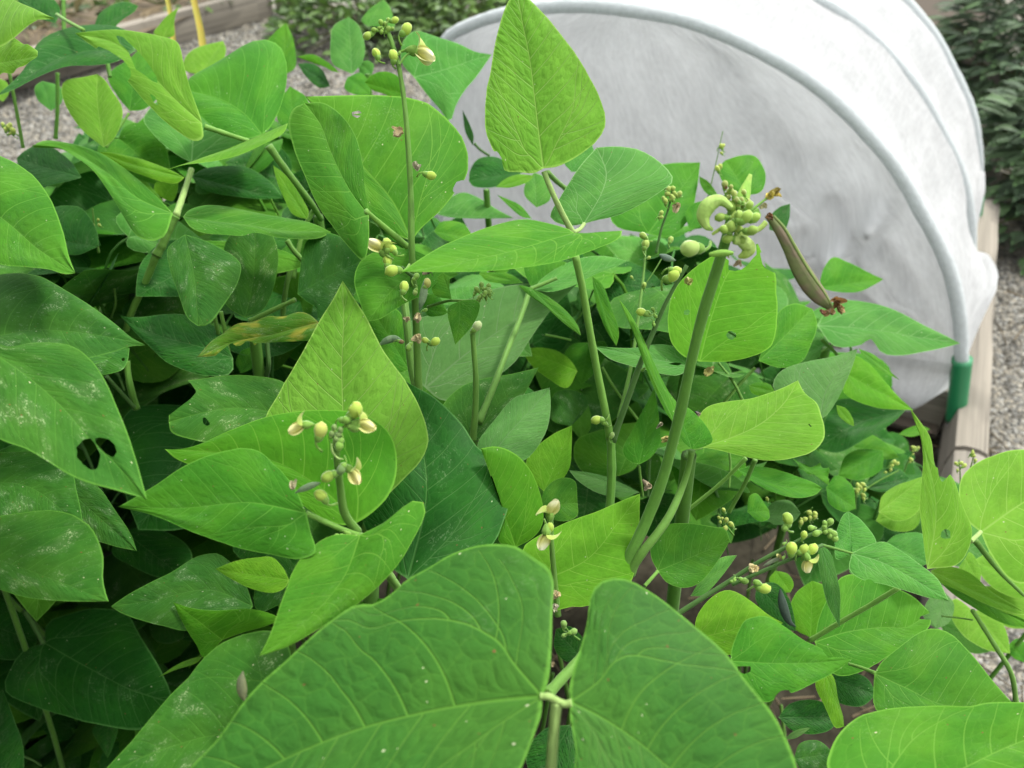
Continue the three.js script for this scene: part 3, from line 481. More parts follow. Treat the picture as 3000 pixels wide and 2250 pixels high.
L('torn', 'mid', 'A', .58, -.1, 1.0, [1122, 1385], [203, 928], [1000, 1262, 800, 1092, 640, 985, 450, 912, 300, 890, 240, 900], [1085, 1535, 1050, 1568, 1000, 1577, 900, 1540, 830, 1452, 740, 1300, 610, 1120, 500, 1030, 380, 950], { mid: [900, 1290, 620, 1060, 400, 950], fold: .05 });
L('torn', 'mid', 'A', .56, .2, 1.6, [1185, 1405], [2142, 1490], [1230, 1360, 1330, 1340, 1480, 1345, 1800, 1390, 2000, 1435], [1240, 1470, 1330, 1505, 1480, 1522, 1570, 1532, 1650, 1507, 1800, 1535, 2060, 1527], { mid: [1500, 1445, 1850, 1480] });
L('torn', 'bright', 'A', .64, 0, .7, [1195, 1150], [655, 1000], [1100, 1100, 950, 1042, 800, 1010, 720, 998], [1150, 1185, 1050, 1180, 930, 1140, 820, 1098, 730, 1045], { mid: [900, 1080], cup: .3 });
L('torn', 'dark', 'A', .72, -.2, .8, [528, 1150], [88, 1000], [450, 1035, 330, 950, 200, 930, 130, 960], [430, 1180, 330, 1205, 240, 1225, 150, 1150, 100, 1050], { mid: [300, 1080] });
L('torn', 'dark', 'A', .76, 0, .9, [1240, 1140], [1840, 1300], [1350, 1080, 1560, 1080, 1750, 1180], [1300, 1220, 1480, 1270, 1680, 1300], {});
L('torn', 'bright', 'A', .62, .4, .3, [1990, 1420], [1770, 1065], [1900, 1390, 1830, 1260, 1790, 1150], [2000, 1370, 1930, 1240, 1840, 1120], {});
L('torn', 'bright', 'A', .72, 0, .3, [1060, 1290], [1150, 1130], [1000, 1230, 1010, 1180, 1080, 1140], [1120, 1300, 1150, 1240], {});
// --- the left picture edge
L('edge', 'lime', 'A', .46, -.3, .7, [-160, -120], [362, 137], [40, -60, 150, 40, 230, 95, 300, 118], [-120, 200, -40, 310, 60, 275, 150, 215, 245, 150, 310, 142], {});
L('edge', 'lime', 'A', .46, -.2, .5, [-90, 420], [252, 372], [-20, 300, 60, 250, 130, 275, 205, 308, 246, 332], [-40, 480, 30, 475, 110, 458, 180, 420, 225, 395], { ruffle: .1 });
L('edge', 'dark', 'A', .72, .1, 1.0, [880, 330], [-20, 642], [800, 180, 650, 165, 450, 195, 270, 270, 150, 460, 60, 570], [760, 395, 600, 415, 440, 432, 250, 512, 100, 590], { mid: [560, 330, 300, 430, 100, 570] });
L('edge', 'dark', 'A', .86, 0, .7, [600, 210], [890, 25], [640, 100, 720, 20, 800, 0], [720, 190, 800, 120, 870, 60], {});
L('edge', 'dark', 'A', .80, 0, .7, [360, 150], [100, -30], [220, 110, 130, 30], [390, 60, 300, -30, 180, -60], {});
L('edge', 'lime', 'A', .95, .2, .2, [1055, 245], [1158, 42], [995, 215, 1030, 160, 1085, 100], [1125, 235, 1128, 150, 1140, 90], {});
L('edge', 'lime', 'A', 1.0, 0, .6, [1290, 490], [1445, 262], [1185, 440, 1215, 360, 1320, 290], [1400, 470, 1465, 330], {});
L('edge', 'mid', 'A', 1.02, .1, .3, [1835, 490], [1850, 138], [1740, 430, 1715, 300, 1770, 210], [1910, 440, 1915, 340, 1890, 220], {});
L('edge', 'pale', 'A', .92, 0, .4, [330, 720], [270, 520], [240, 640, 225, 560], [400, 660, 390, 560], {});
L('edge', 'lime', 'A', .95, 0, .5, [20, 660], [-40, 500], [-80, 600], [60, 600, 40, 530], {});
// --- broad rounded leaflets beside the spike
L('spiked', 'mid', 'Z', .445, -.1, .35, [797, 466], [655, 217], [797, 520, 785, 560, 755, 535, 720, 490, 690, 450, 655, 372, 630, 310, 620, 255, 632, 226], [793, 420, 785, 362, 765, 287, 732, 242, 695, 218], { mid: [755, 410, 715, 330, 690, 265], cup: .15, holes: [[786, 360, 790, 395, 797, 430, 793, 440, 787, 400]] });
L('spiked', 'mid', 'B', .50, .25, .45, [455, 1562], [-230, 655], [400, 1540, 300, 1480, 180, 1390, 100, 1200, 0, 950, -130, 780], [520, 1480, 640, 1370, 730, 1250, 800, 1150, 828, 1020, 790, 890, 700, 790, 560, 705, 400, 665, 200, 645, 0, 640], { mid: [330, 1310, 120, 1070, -60, 830], wave: .05, holes: [[70, 720, 95, 700, 130, 730, 125, 765, 85, 765, 68, 745], [745, 1180, 790, 1165, 850, 1190, 800, 1260, 745, 1250, 722, 1245, 728, 1205]] });
L('rear', 'pale', 'B', .80, .1, .6, [470, 500], [975, 350], [390, 400, 400, 290, 480, 207, 620, 230, 750, 270, 860, 330], [540, 590, 640, 700, 700, 790, 745, 690, 800, 590, 870, 500], { mid: [640, 460, 820, 400] });
L('rear', 'deep', 'B', .78, 0, .2, [418, 615], [148, 530], [400, 530, 330, 470, 260, 462, 190, 490], [370, 655, 280, 610, 200, 580], {});
L('rear', 'pale', 'B', .92, 0, .5, [70, 480], [50, 120], [-50, 420, -70, 280, -40, 170], [140, 400, 150, 280, 110, 170], {});
L('rear', 'pale', 'B', .98, 0, .4, [170, 170], [272, -5], [130, 130, 190, 55], [340, 170, 330, 90, 310, 40], {});
L('rear', 'mid', 'B', .90, 0, .7, [40, 500], [190, 620], [120, 470, 180, 540], [20, 570, 90, 620], {});
L('rear', 'pale', 'B', .95, 0, .3, [200, 480], [110, 400], [150, 520, 115, 460], [210, 420, 170, 390], {});
L('rear', 'dark', 'A', .94, 0, .5, [2140, 560], [1925, 400], [2080, 440, 2010, 405], [2070, 570, 1980, 490], {});
L('rear', 'deep', 'A', .92, 0, .4, [2200, 470], [1918, 365], [2120, 400, 2020, 352], [2150, 460, 2050, 400], {});
L('rear', 'mid', 'A', .88, 0, .6, [1900, 860], [1880, 560], [1800, 780, 1820, 640], [2010, 800, 1990, 640], {});
// --- the arrowhead and its pair
L('arrow', 'quilted', 'B', .425, .05, .3, [1310, 1092], [1138, -25], [1250, 1120, 1150, 1112, 1060, 1105, 1000, 1010, 950, 900, 930, 780, 940, 600, 970, 450, 1000, 270, 1050, 100, 1090, 20], [1400, 1080, 1500, 1030, 1600, 955, 1690, 860, 1716, 770, 1685, 660, 1580, 470, 1440, 260, 1300, 90, 1200, 0],
  { mid: [1270, 800, 1220, 400, 1170, 150], cup: .1, holes: [[985, 1040, 990, 985, 1008, 980, 1035, 1010, 1042, 1050, 1056, 1110, 1060, 1140, 900, 1140], [1155, 765, 14]] });
L('arrow', 'pale', 'B', .455, .45, .5, [1570, 1452], [1660, 948], [1450, 1465, 1350, 1425, 1430, 1260, 1560, 1060], [1640, 1430, 1800, 1390, 2050, 1260, 2146, 1162, 2085, 1052, 1960, 962, 1800, 940], { mid: [1690, 1240, 1718, 1110] });
L('arrow', 'mid', 'Z', .40, .1, 1.5, [1240, 503], [866, 575], [1238, 499, 1190, 484, 1130, 472, 1060, 485, 980, 515, 910, 550], [1290, 503, 1345, 500, 1335, 518, 1290, 535, 1200, 560, 1080, 576, 960, 578], { mid: [1090, 545, 960, 565], cup: .05, wave: .01 });
L('low', 'dark', 'B', .84, 0, .8, [1185, 1110], [825, 1160], [1100, 1060, 1000, 1015, 890, 1030, 835, 1090], [1080, 1180, 950, 1212, 860, 1205], {});
L('low', 'dark', 'B', .84, 0, .2, [852, 945], [785, 712], [805, 860, 792, 780], [858, 880, 830, 800], {});
L('low', 'pale', 'B', .80, .1, .7, [620, 1390], [1115, 1418], [700, 1290, 800, 1250, 900, 1280, 1010, 1360], [720, 1412, 850, 1420, 1000, 1418], {});
L('low', 'pale', 'B', .76, 0, .4, [1265, 1345], [1250, 1115], [1190, 1270, 1190, 1190], [1350, 1300, 1355, 1200, 1310, 1140], {});
L('low', 'pale', 'B', .70, 0, .5, [1490, 1115], [1625, 925], [1445, 1050, 1530, 960], [1560, 1105, 1640, 1010], {});
L('low', 'mid', 'B', .74, 0, 1.0, [1235, 1418], [1008, 1262], [1170, 1340, 1080, 1290], [1180, 1410, 1080, 1330], {});
L('low', 'bright', 'B', .72, 0, .8, [1000, 1215], [1250, 1140], [1050, 1170, 1150, 1130], [1090, 1215, 1190, 1190], {});
L('low', 'mid', 'B', .74, 0, .7, [600, 1500], [860, 1540], [650, 1440, 780, 1440], [680, 1560, 800, 1570], {});
L('arrow', 'mid', 'Z', .72, .2, .5, [1400, 505], [1513, 350], [1330, 490, 1318, 440, 1380, 375, 1450, 353], [1450, 510, 1490, 470, 1507, 400], {});
L('low', 'mid', 'C', .74, .1, .5, [420, 1265], [280, 1030], [300, 1215, 240, 1140, 238, 1080], [500, 1250, 538, 1170, 530, 1080, 470, 1008, 370, 1006], {});
L('low', 'deep', 'C', .74, 0, .5, [232, 1290], [108, 1140], [150, 1250, 115, 1190], [215, 1240, 160, 1170], {});
L('low', 'dark', 'C', .70, 0, .4, [560, 1490], [698, 1318], [570, 1400, 630, 1340], [650, 1500, 690, 1420], {});
L('low', 'mid', 'C', .72, 0, .5, [40, 1480], [150, 1300], [20, 1380, 70, 1320], [110, 1470, 140, 1400], {});
// --- left, dusty
L('holed', 'mid', 'Z', .43, -.15, .75, [-90, 430], [171, 601], [-40, 330, 0, 332, 60, 368, 110, 430, 142, 505, 155, 560], [-60, 540, 0, 572, 60, 582, 110, 590, 150, 603], { mid: [0, 470, 90, 545], holes: [[90, 566, 3], [57, 568, 2]] });
L('holed', 'dusty', 'D', .40, -.2, .9, [-260, 560], [937, 571], [-200, 200, -40, 110, 100, 104, 250, 140, 400, 215, 600, 330, 750, 440, 850, 525], [-150, 720, 50, 760, 250, 730, 450, 690, 610, 652, 740, 615, 830, 582], { mid: [0, 512, 200, 476, 400, 480, 650, 512] });
L('holed', 'dusty', 'D', .365, -.1, .75, [-260, 470], [912, 1530], [-100, 520, 50, 585, 200, 560, 420, 570, 530, 620, 620, 710, 690, 830, 740, 950, 800, 1110, 850, 1280, 892, 1450], [-300, 800, -200, 1050, 0, 1182, 150, 1240, 300, 1320, 480, 1420, 700, 1480, 850, 1518],
  { mid: [0, 650, 200, 790, 400, 970, 580, 1180, 720, 1310], cup: .08, holes: [[500, 1260, 492, 1240, 520, 1215, 540, 1190, 590, 1180, 620, 1225, 652, 1290, 640, 1345, 630, 1385, 590, 1385, 540, 1362, 525, 1330, 497, 1310], [605, 1190, 640, 1175, 690, 1185, 735, 1200, 757, 1270, 740, 1300, 710, 1305, 665, 1260, 640, 1235], [770, 1330, 24], [840, 1430, 22], [210, 1180, 15], [640, 822, 10], [780, 1255, 14]] });
L('holed', 'dusty', 'D', .47, 0, .8, [470, 690], [838, 590], [560, 560, 720, 545], [560, 770, 690, 772, 790, 735, 825, 670], { holes: [[800, 670, 12]] });
L('shaded', 'dusty', 'Z', .40, -.1, .8, [-60, 1040], [179, 1142], [-20, 985, 40, 975, 100, 972, 150, 1008, 165, 1060], [-40, 1110, 10, 1130, 60, 1140, 130, 1144], { mid: [60, 1050] });
L('shaded', 'dusty', 'Z', .46, -.2, .8, [140, 1050], [289, 1184], [160, 1025, 205, 1045, 250, 1105, 278, 1150], [150, 1120, 180, 1155, 215, 1168, 250, 1178], {});
L('shaded', 'dusty', 'G', .375, -.1, .7, [-250, 250], [712, 588], [-100, 60, 0, 20, 200, 0, 420, 10, 580, 90, 640, 180, 676, 300, 672, 430, 690, 520], [-200, 420, 0, 502, 150, 550, 350, 580, 550, 587], { mid: [50, 330, 380, 450] });
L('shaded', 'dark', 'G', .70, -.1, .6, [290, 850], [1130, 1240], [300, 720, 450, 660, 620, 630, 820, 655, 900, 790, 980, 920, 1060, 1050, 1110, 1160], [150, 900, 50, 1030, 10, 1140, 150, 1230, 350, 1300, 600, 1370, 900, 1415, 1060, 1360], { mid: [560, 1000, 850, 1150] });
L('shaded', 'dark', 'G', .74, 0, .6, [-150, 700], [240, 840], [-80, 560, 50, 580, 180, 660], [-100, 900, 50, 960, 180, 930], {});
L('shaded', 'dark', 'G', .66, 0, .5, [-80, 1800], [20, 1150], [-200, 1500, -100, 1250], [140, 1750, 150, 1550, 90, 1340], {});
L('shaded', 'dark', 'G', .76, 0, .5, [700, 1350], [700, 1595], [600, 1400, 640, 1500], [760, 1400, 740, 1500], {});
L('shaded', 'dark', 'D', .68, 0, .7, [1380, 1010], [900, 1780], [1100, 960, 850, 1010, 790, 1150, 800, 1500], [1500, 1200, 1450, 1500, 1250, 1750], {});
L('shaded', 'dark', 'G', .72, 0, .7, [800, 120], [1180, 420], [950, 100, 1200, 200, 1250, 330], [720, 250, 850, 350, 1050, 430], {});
L('shaded', 'dusty', 'G', .40, 0, .8, [1640, 610], [708, 602], [1605, 500, 1560, 420, 1480, 310, 1400, 262, 1330, 265, 1250, 290, 1120, 380, 1000, 440, 820, 530], [1590, 680, 1480, 750, 1350, 775, 1200, 770, 1050, 730, 900, 690, 780, 645], { mid: [1350, 500, 1000, 560] });
L('shaded', 'bright', 'G', .375, .1, .8, [1872, 440], [1396, 368], [1840, 370, 1760, 290, 1650, 298, 1500, 325], [1850, 490, 1770, 526, 1620, 492, 1490, 430], {});
L('shaded', 'dusty', 'G', .43, .1, .8, [1960, 440], [1640, 560], [1930, 380, 1860, 290, 1780, 265, 1690, 320], [1930, 500, 1800, 600, 1700, 645, 1655, 620], {});
L('shaded', 'deep', 'G', .385, -.2, .5, [1440, 830], [1113, 580], [1320, 945, 1280, 870, 1230, 800, 1160, 680], [1560, 785, 1700, 740, 1805, 690, 1650, 632, 1400, 637, 1230, 618], { mid: [1300, 720] });
L('shaded', 'bright', 'G', .39, 0, .9, [1320, 932], [1028, 1071], [1240, 950, 1130, 1000], [1270, 980, 1150, 1020], {});
L('front', 'dusty', 'G', .335, -.2, .7, [1900, 1150], [560, 1790], [1885, 900, 1830, 810, 1740, 768, 1600, 775, 1450, 830, 1310, 940, 1200, 1090, 1100, 1190, 950, 1360, 850, 1480, 680, 1660], [1850, 1400, 1650, 1650, 1350, 1850, 900, 1950], { mid: [1600, 1390, 1250, 1470, 900, 1590] });
// --- pointed leaflets around the flowers
L('blooming', 'mid', 'Z', .345, -.2, .55, [662, 1108], [250, 1091], [640, 1060, 590, 1000, 545, 968, 480, 975, 400, 1003, 325, 1048], [672, 1150, 683, 1195, 650, 1208, 590, 1198, 520, 1183, 420, 1150, 330, 1112], { mid: [540, 1085, 380, 1095], cup: .1, holes: [[303, 1093, 2.6]] });
L('blooming', 'deep', 'Z', .375, -.1, .75, [770, 1130], [350, 963], [800, 1110, 840, 1065, 857, 1010, 855, 970, 838, 930, 800, 903, 740, 890, 660, 888, 580, 895, 500, 921, 420, 955, 385, 963], [740, 1135, 680, 1110, 610, 1050, 540, 1005, 470, 1005, 410, 1000, 375, 985], { mid: [690, 1050, 580, 990, 450, 970] });
L('blooming', 'quilted', 'Z', .415, .15, .4, [768, 1115], [740, 606], [700, 1100, 600, 1040, 565, 950, 578, 893, 602, 845, 640, 780, 690, 692, 720, 645], [820, 1085, 870, 1035, 905, 1000, 924, 955, 910, 890, 880, 830, 830, 760, 790, 682, 762, 640], { mid: [745, 950, 738, 800, 742, 690], wave: .04 });
L('blooming', 'mid', 'Z', .345, .15, .7, [778, 1155], [558, 1414], [720, 1160, 670, 1190, 638, 1225, 612, 1290, 582, 1370], [830, 1130, 885, 1092, 908, 1090, 917, 1120, 890, 1180, 850, 1238, 780, 1300, 700, 1350, 620, 1395], { mid: [740, 1250, 640, 1360], fold: .1, wave: .06 });
L('blooming', 'dark', 'E', .435, .1, .55, [430, 2095], [372, 772], [300, 2000, 150, 1750, 130, 1500, 230, 1200, 320, 950], [700, 2050, 950, 1920, 1065, 1690, 1105, 1530, 1090, 1420, 1020, 1310, 895, 1245, 790, 1095, 600, 910, 470, 835], { mid: [545, 1600, 540, 1340, 460, 1000], cup: .1 });
L('blooming', 'deep', 'E', .455, .4, .25, [1130, 1890], [908, 1246], [1020, 1850, 1060, 1700, 1090, 1550, 1070, 1400, 990, 1310], [1240, 1825, 1302, 1740, 1302, 1570, 1235, 1400, 1125, 1280, 1010, 1233], { cup: .2 });
// --- dull leaves behind
L('curled', 'dusty', 'D', .52, -.1, .45, [1200, -140], [1285, 456], [1090, -60, 1098, 60, 1150, 230, 1215, 400], [1400, -70, 1562, 60, 1540, 190, 1440, 330, 1350, 440], { mid: [1260, 150] });
L('curled', 'dusty', 'D', .58, .1, .4, [1590, 402], [1660, -260], [1470, 320, 1430, 100, 1480, -120], [1700, 352, 1775, 200, 1805, 0, 1760, -150], { mid: [1640, 150] });
L('curled', 'dusty', 'D', .54, .1, .6, [1928, 245], [2360, 30], [1940, 130, 1990, -110, 2080, -150, 2220, -110], [1980, 290, 2050, 340, 2070, 420, 2250, 330, 2330, 150], { mid: [2130, 130] });
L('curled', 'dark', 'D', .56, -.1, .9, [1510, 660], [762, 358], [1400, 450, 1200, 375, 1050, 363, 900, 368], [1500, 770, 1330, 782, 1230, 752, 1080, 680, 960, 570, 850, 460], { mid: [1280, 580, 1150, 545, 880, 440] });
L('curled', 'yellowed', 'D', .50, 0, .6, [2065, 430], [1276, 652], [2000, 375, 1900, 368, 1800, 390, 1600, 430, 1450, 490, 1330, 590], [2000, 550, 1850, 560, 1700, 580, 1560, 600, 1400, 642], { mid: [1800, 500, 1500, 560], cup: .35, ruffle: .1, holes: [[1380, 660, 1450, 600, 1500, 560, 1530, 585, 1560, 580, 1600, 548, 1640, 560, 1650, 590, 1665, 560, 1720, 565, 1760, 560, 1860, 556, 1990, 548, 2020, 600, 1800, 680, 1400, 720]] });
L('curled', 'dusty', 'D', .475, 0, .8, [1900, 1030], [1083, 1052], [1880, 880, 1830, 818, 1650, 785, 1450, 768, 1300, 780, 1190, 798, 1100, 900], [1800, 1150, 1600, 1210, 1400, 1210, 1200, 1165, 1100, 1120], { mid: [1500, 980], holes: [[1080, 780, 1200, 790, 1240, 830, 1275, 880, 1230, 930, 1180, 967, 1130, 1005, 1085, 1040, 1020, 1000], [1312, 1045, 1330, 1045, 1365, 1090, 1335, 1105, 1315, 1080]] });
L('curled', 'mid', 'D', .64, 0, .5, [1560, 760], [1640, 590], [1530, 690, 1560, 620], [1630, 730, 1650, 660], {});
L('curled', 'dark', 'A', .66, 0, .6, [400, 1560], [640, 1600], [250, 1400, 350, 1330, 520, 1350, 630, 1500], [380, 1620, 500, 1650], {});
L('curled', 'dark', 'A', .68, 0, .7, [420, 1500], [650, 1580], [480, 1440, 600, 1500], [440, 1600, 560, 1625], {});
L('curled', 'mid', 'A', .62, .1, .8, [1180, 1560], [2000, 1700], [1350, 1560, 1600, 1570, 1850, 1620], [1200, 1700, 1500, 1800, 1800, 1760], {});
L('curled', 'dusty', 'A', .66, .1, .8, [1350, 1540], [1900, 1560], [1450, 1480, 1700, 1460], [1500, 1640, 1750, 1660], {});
// --- centre
L('spiked', 'mid', 'E', .48, .1, .6, [660, 50], [165, 432], [400, -50, 150, 0, 82, 140, 115, 290], [672, 95, 560, 232, 400, 312, 250, 412], { mid: [400, 160] });
L('spiked', 'mid', 'E', .46, .1, .2, [770, 290], [738, 577], [695, 330, 690, 390, 712, 480], [860, 285, 895, 310, 885, 380, 835, 470], { mid: [765, 420] });
L('spiked', 'mid', 'E', .47, 0, .3, [715, 282], [655, 105], [600, 250, 590, 170], [700, 200, 700, 140], {});
L('spiked', 'mid', 'E', .49, 0, .4, [530, 340], [690, 365], [540, 270, 620, 250], [570, 390, 650, 385], {});
L('spiked', 'mid', 'E', .56, 0, .5, [440, 740], [190, 330], [330, 760, 250, 600, 170, 450], [445, 500, 350, 340], {});
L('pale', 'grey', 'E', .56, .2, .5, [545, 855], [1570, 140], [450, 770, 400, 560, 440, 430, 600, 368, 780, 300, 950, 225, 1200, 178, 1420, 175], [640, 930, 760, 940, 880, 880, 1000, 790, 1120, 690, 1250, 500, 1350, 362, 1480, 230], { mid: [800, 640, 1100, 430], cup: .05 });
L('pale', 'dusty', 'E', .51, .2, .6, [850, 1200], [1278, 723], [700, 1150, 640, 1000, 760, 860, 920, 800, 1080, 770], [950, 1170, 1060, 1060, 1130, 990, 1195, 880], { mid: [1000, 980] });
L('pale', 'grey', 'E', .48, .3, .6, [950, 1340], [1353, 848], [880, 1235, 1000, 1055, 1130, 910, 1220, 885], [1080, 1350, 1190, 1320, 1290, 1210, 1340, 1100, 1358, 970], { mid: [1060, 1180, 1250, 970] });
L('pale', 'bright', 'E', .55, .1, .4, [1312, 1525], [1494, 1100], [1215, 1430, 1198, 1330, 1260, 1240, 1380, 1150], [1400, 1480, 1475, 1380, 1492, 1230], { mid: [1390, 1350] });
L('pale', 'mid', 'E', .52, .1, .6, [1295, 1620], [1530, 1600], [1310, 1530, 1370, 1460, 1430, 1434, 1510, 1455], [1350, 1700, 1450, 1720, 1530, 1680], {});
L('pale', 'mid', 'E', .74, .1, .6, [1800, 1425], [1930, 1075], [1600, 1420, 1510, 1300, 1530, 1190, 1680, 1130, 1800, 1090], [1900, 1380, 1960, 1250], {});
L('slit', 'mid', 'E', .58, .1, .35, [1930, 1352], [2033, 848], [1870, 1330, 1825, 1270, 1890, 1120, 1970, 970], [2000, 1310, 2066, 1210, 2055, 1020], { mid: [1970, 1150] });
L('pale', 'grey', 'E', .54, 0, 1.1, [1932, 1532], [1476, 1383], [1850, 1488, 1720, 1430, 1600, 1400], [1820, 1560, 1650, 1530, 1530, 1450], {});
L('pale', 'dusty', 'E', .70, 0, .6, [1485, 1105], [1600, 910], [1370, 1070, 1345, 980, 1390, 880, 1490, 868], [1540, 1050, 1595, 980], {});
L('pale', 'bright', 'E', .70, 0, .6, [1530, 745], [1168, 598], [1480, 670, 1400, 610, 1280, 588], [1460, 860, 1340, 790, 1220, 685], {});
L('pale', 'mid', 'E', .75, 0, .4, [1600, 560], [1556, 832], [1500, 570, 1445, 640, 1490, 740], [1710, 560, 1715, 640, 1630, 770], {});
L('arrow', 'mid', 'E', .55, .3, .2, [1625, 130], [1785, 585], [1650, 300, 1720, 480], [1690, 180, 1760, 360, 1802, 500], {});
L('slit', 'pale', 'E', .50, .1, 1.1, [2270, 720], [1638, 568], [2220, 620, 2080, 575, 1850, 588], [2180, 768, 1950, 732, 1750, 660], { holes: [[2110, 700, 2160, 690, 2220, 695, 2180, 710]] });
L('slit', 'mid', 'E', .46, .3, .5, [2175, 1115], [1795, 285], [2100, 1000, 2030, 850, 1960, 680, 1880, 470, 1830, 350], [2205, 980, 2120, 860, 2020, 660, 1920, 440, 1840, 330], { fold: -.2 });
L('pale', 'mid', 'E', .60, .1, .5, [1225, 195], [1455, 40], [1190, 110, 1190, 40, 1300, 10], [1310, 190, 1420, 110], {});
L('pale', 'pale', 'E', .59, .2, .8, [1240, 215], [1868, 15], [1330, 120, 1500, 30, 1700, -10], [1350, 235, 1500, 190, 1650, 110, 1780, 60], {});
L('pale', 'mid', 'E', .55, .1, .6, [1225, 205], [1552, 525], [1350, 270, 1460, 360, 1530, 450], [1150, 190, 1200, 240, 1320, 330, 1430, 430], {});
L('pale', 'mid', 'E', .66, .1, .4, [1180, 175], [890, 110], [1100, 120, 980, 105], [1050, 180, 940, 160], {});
// --- right of the thick stem
L('podded', 'bright', 'F', .50, .1, .35, [110, 685], [480, -70], [0, 650, -75, 560, -95, 400, -50, 220, 60, 90, 200, 0, 330, -60], [300, 682, 490, 642, 570, 580, 615, 400, 608, 230, 590, 110, 540, 60], { mid: [190, 380, 300, 100], holes: [[295, 90, 300, 30, 240, -20, 300, -120, 470, -120, 480, -10, 450, 20, 420, 60, 380, 88, 340, 97], [500, -20, 515, 40, 525, 75, 560, 92, 592, 108, 640, 100, 600, -50], [25, 365, 24], [312, 515, 34]] });
L('slit', 'mid', 'F', .60, .2, .4, [492, 680], [850, 328], [550, 500, 630, 355, 740, 300], [640, 728, 780, 678, 845, 555, 877, 430], { mid: [680, 500] });
L('slit', 'grey', 'F', .56, .1, .5, [885, 1062], [1138, 594], [700, 970, 585, 840, 620, 758, 800, 685, 1000, 640], [930, 1035, 1000, 935, 1060, 812, 1110, 690], { mid: [940, 850] });
L('slit', 'lime', 'F', .44, .15, .7, [118, 1240], [742, 812], [90, 1180, 90, 1080, 140, 998, 280, 950, 450, 920, 640, 860], [220, 1255, 380, 1292, 560, 1322, 720, 1310, 840, 1270, 905, 1200, 916, 1100, 900, 1030, 868, 950, 790, 890], { mid: [320, 1175, 500, 1090, 650, 960], holes: [[808, 1092, 855, 1076, 860, 1088, 822, 1115, 800, 1110], [818, 1160, 850, 1152, 878, 1158, 850, 1168]] });
L('slit', 'mid', 'F', .425, .3, .3, [60, 1252], [-40, 945], [0, 1200, -35, 1100], [130, 1240, 192, 1200, 160, 1115, 100, 1030, 40, 980], {});
L('reaching', 'mid', 'F', .82, .2, .6, [880, 205], [1302, 150], [905, 90, 975, 20, 1050, 50, 1180, 105], [1000, 240, 1120, 242, 1230, 195], { fold: .15 });
L('reaching', 'pale', 'F', .78, .1, .9, [870, 450], [1812, 542], [990, 285, 1180, 298, 1400, 358, 1600, 440, 1740, 500], [980, 590, 1150, 575, 1225, 530, 1300, 612, 1400, 632, 1600, 602], { mid: [1200, 470, 1500, 510] });
L('reaching', 'mid', 'F', .74, 0, .8, [1138, 598], [1402, 802], [1240, 640, 1340, 740], [1170, 650, 1280, 740], {});
L('reaching', 'bright', 'F', .76, .1, .6, [1055, 760], [1492, 1006], [1110, 650, 1240, 730, 1310, 810, 1400, 920], [1050, 890, 1140, 950, 1260, 985, 1390, 998], {});
L('reaching', 'dark', 'F', .80, .1, .7, [1445, 1000], [868, 1255], [1250, 958, 1010, 925, 920, 1060], [1350, 1090, 1150, 1205, 1000, 1278], { mid: [1150, 1080] });
L('reaching', 'bright', 'F', .68, .2, .3, [995, 965], [1108, 1105], [1010, 1030, 1060, 1080], [1060, 990, 1100, 1050], {});
L('reaching', 'mid', 'F', .84, .1, .7, [1100, 1230], [1400, 1310], [1180, 1150, 1320, 1220], [1180, 1290, 1300, 1320], {});
L('reaching', 'mid', 'F', .80, .1, .7, [1300, 1260], [1010, 1420], [1180, 1250, 1060, 1290], [1290, 1380, 1150, 1450], {});
L('reaching', 'dark', 'F', .78, .1, .7, [1180, 1500], [1470, 1440], [1250, 1390, 1400, 1380], [1280, 1530, 1420, 1500], {});
L('reaching', 'pale', 'F', .82, .1, .7, [950, 560], [640, 700], [850, 480, 750, 560], [860, 680, 740, 740], {});
L('reaching', 'deep', 'F', .82, .1, 1.0, [1400, 1155], [1600, 1125], [1450, 1120, 1540, 1100], [1470, 1172, 1560, 1150], {});
L('slit', 'mid', 'F', .58, .1, .9, [352, 1382], [908, 1498], [480, 1362, 700, 1410, 850, 1462], [440, 1455, 600, 1535, 740, 1567, 860, 1542], { mid: [600, 1480, 780, 1500] });
L('slit', 'mid', 'F', .64, .1, .8, [712, 1308], [942, 1490], [830, 1370, 910, 1348, 945, 1400], [790, 1400, 880, 1430], { ruffle: .3 });
L('slit', 'mid', 'F', .68, 0, .7, [80, 1330], [400, 1300], [150, 1270, 300, 1260], [180, 1400, 330, 1370], {});
L('slit', 'deep', 'F', .66, 0, .5, [430, 840], [600, 880], [480, 820, 560, 830], [450, 890, 550, 905], {});
L('slit', 'mid', 'F', .66, 0, .7, [930, 1500], [1120, 1640], [1000, 1420, 1100, 1500], [950, 1600, 1040, 1660], {});
L('spray', 'mid', 'F', .56, 0, .6, [420, 1659], [560, 1650], [430, 1560, 480, 1540], [500, 1720, 560, 1700], {});
L('spray', 'grey', 'F', .58, 0, .7, [520, 1690], [770, 1660], [580, 1600, 690, 1580], [600, 1740, 720, 1720], {});
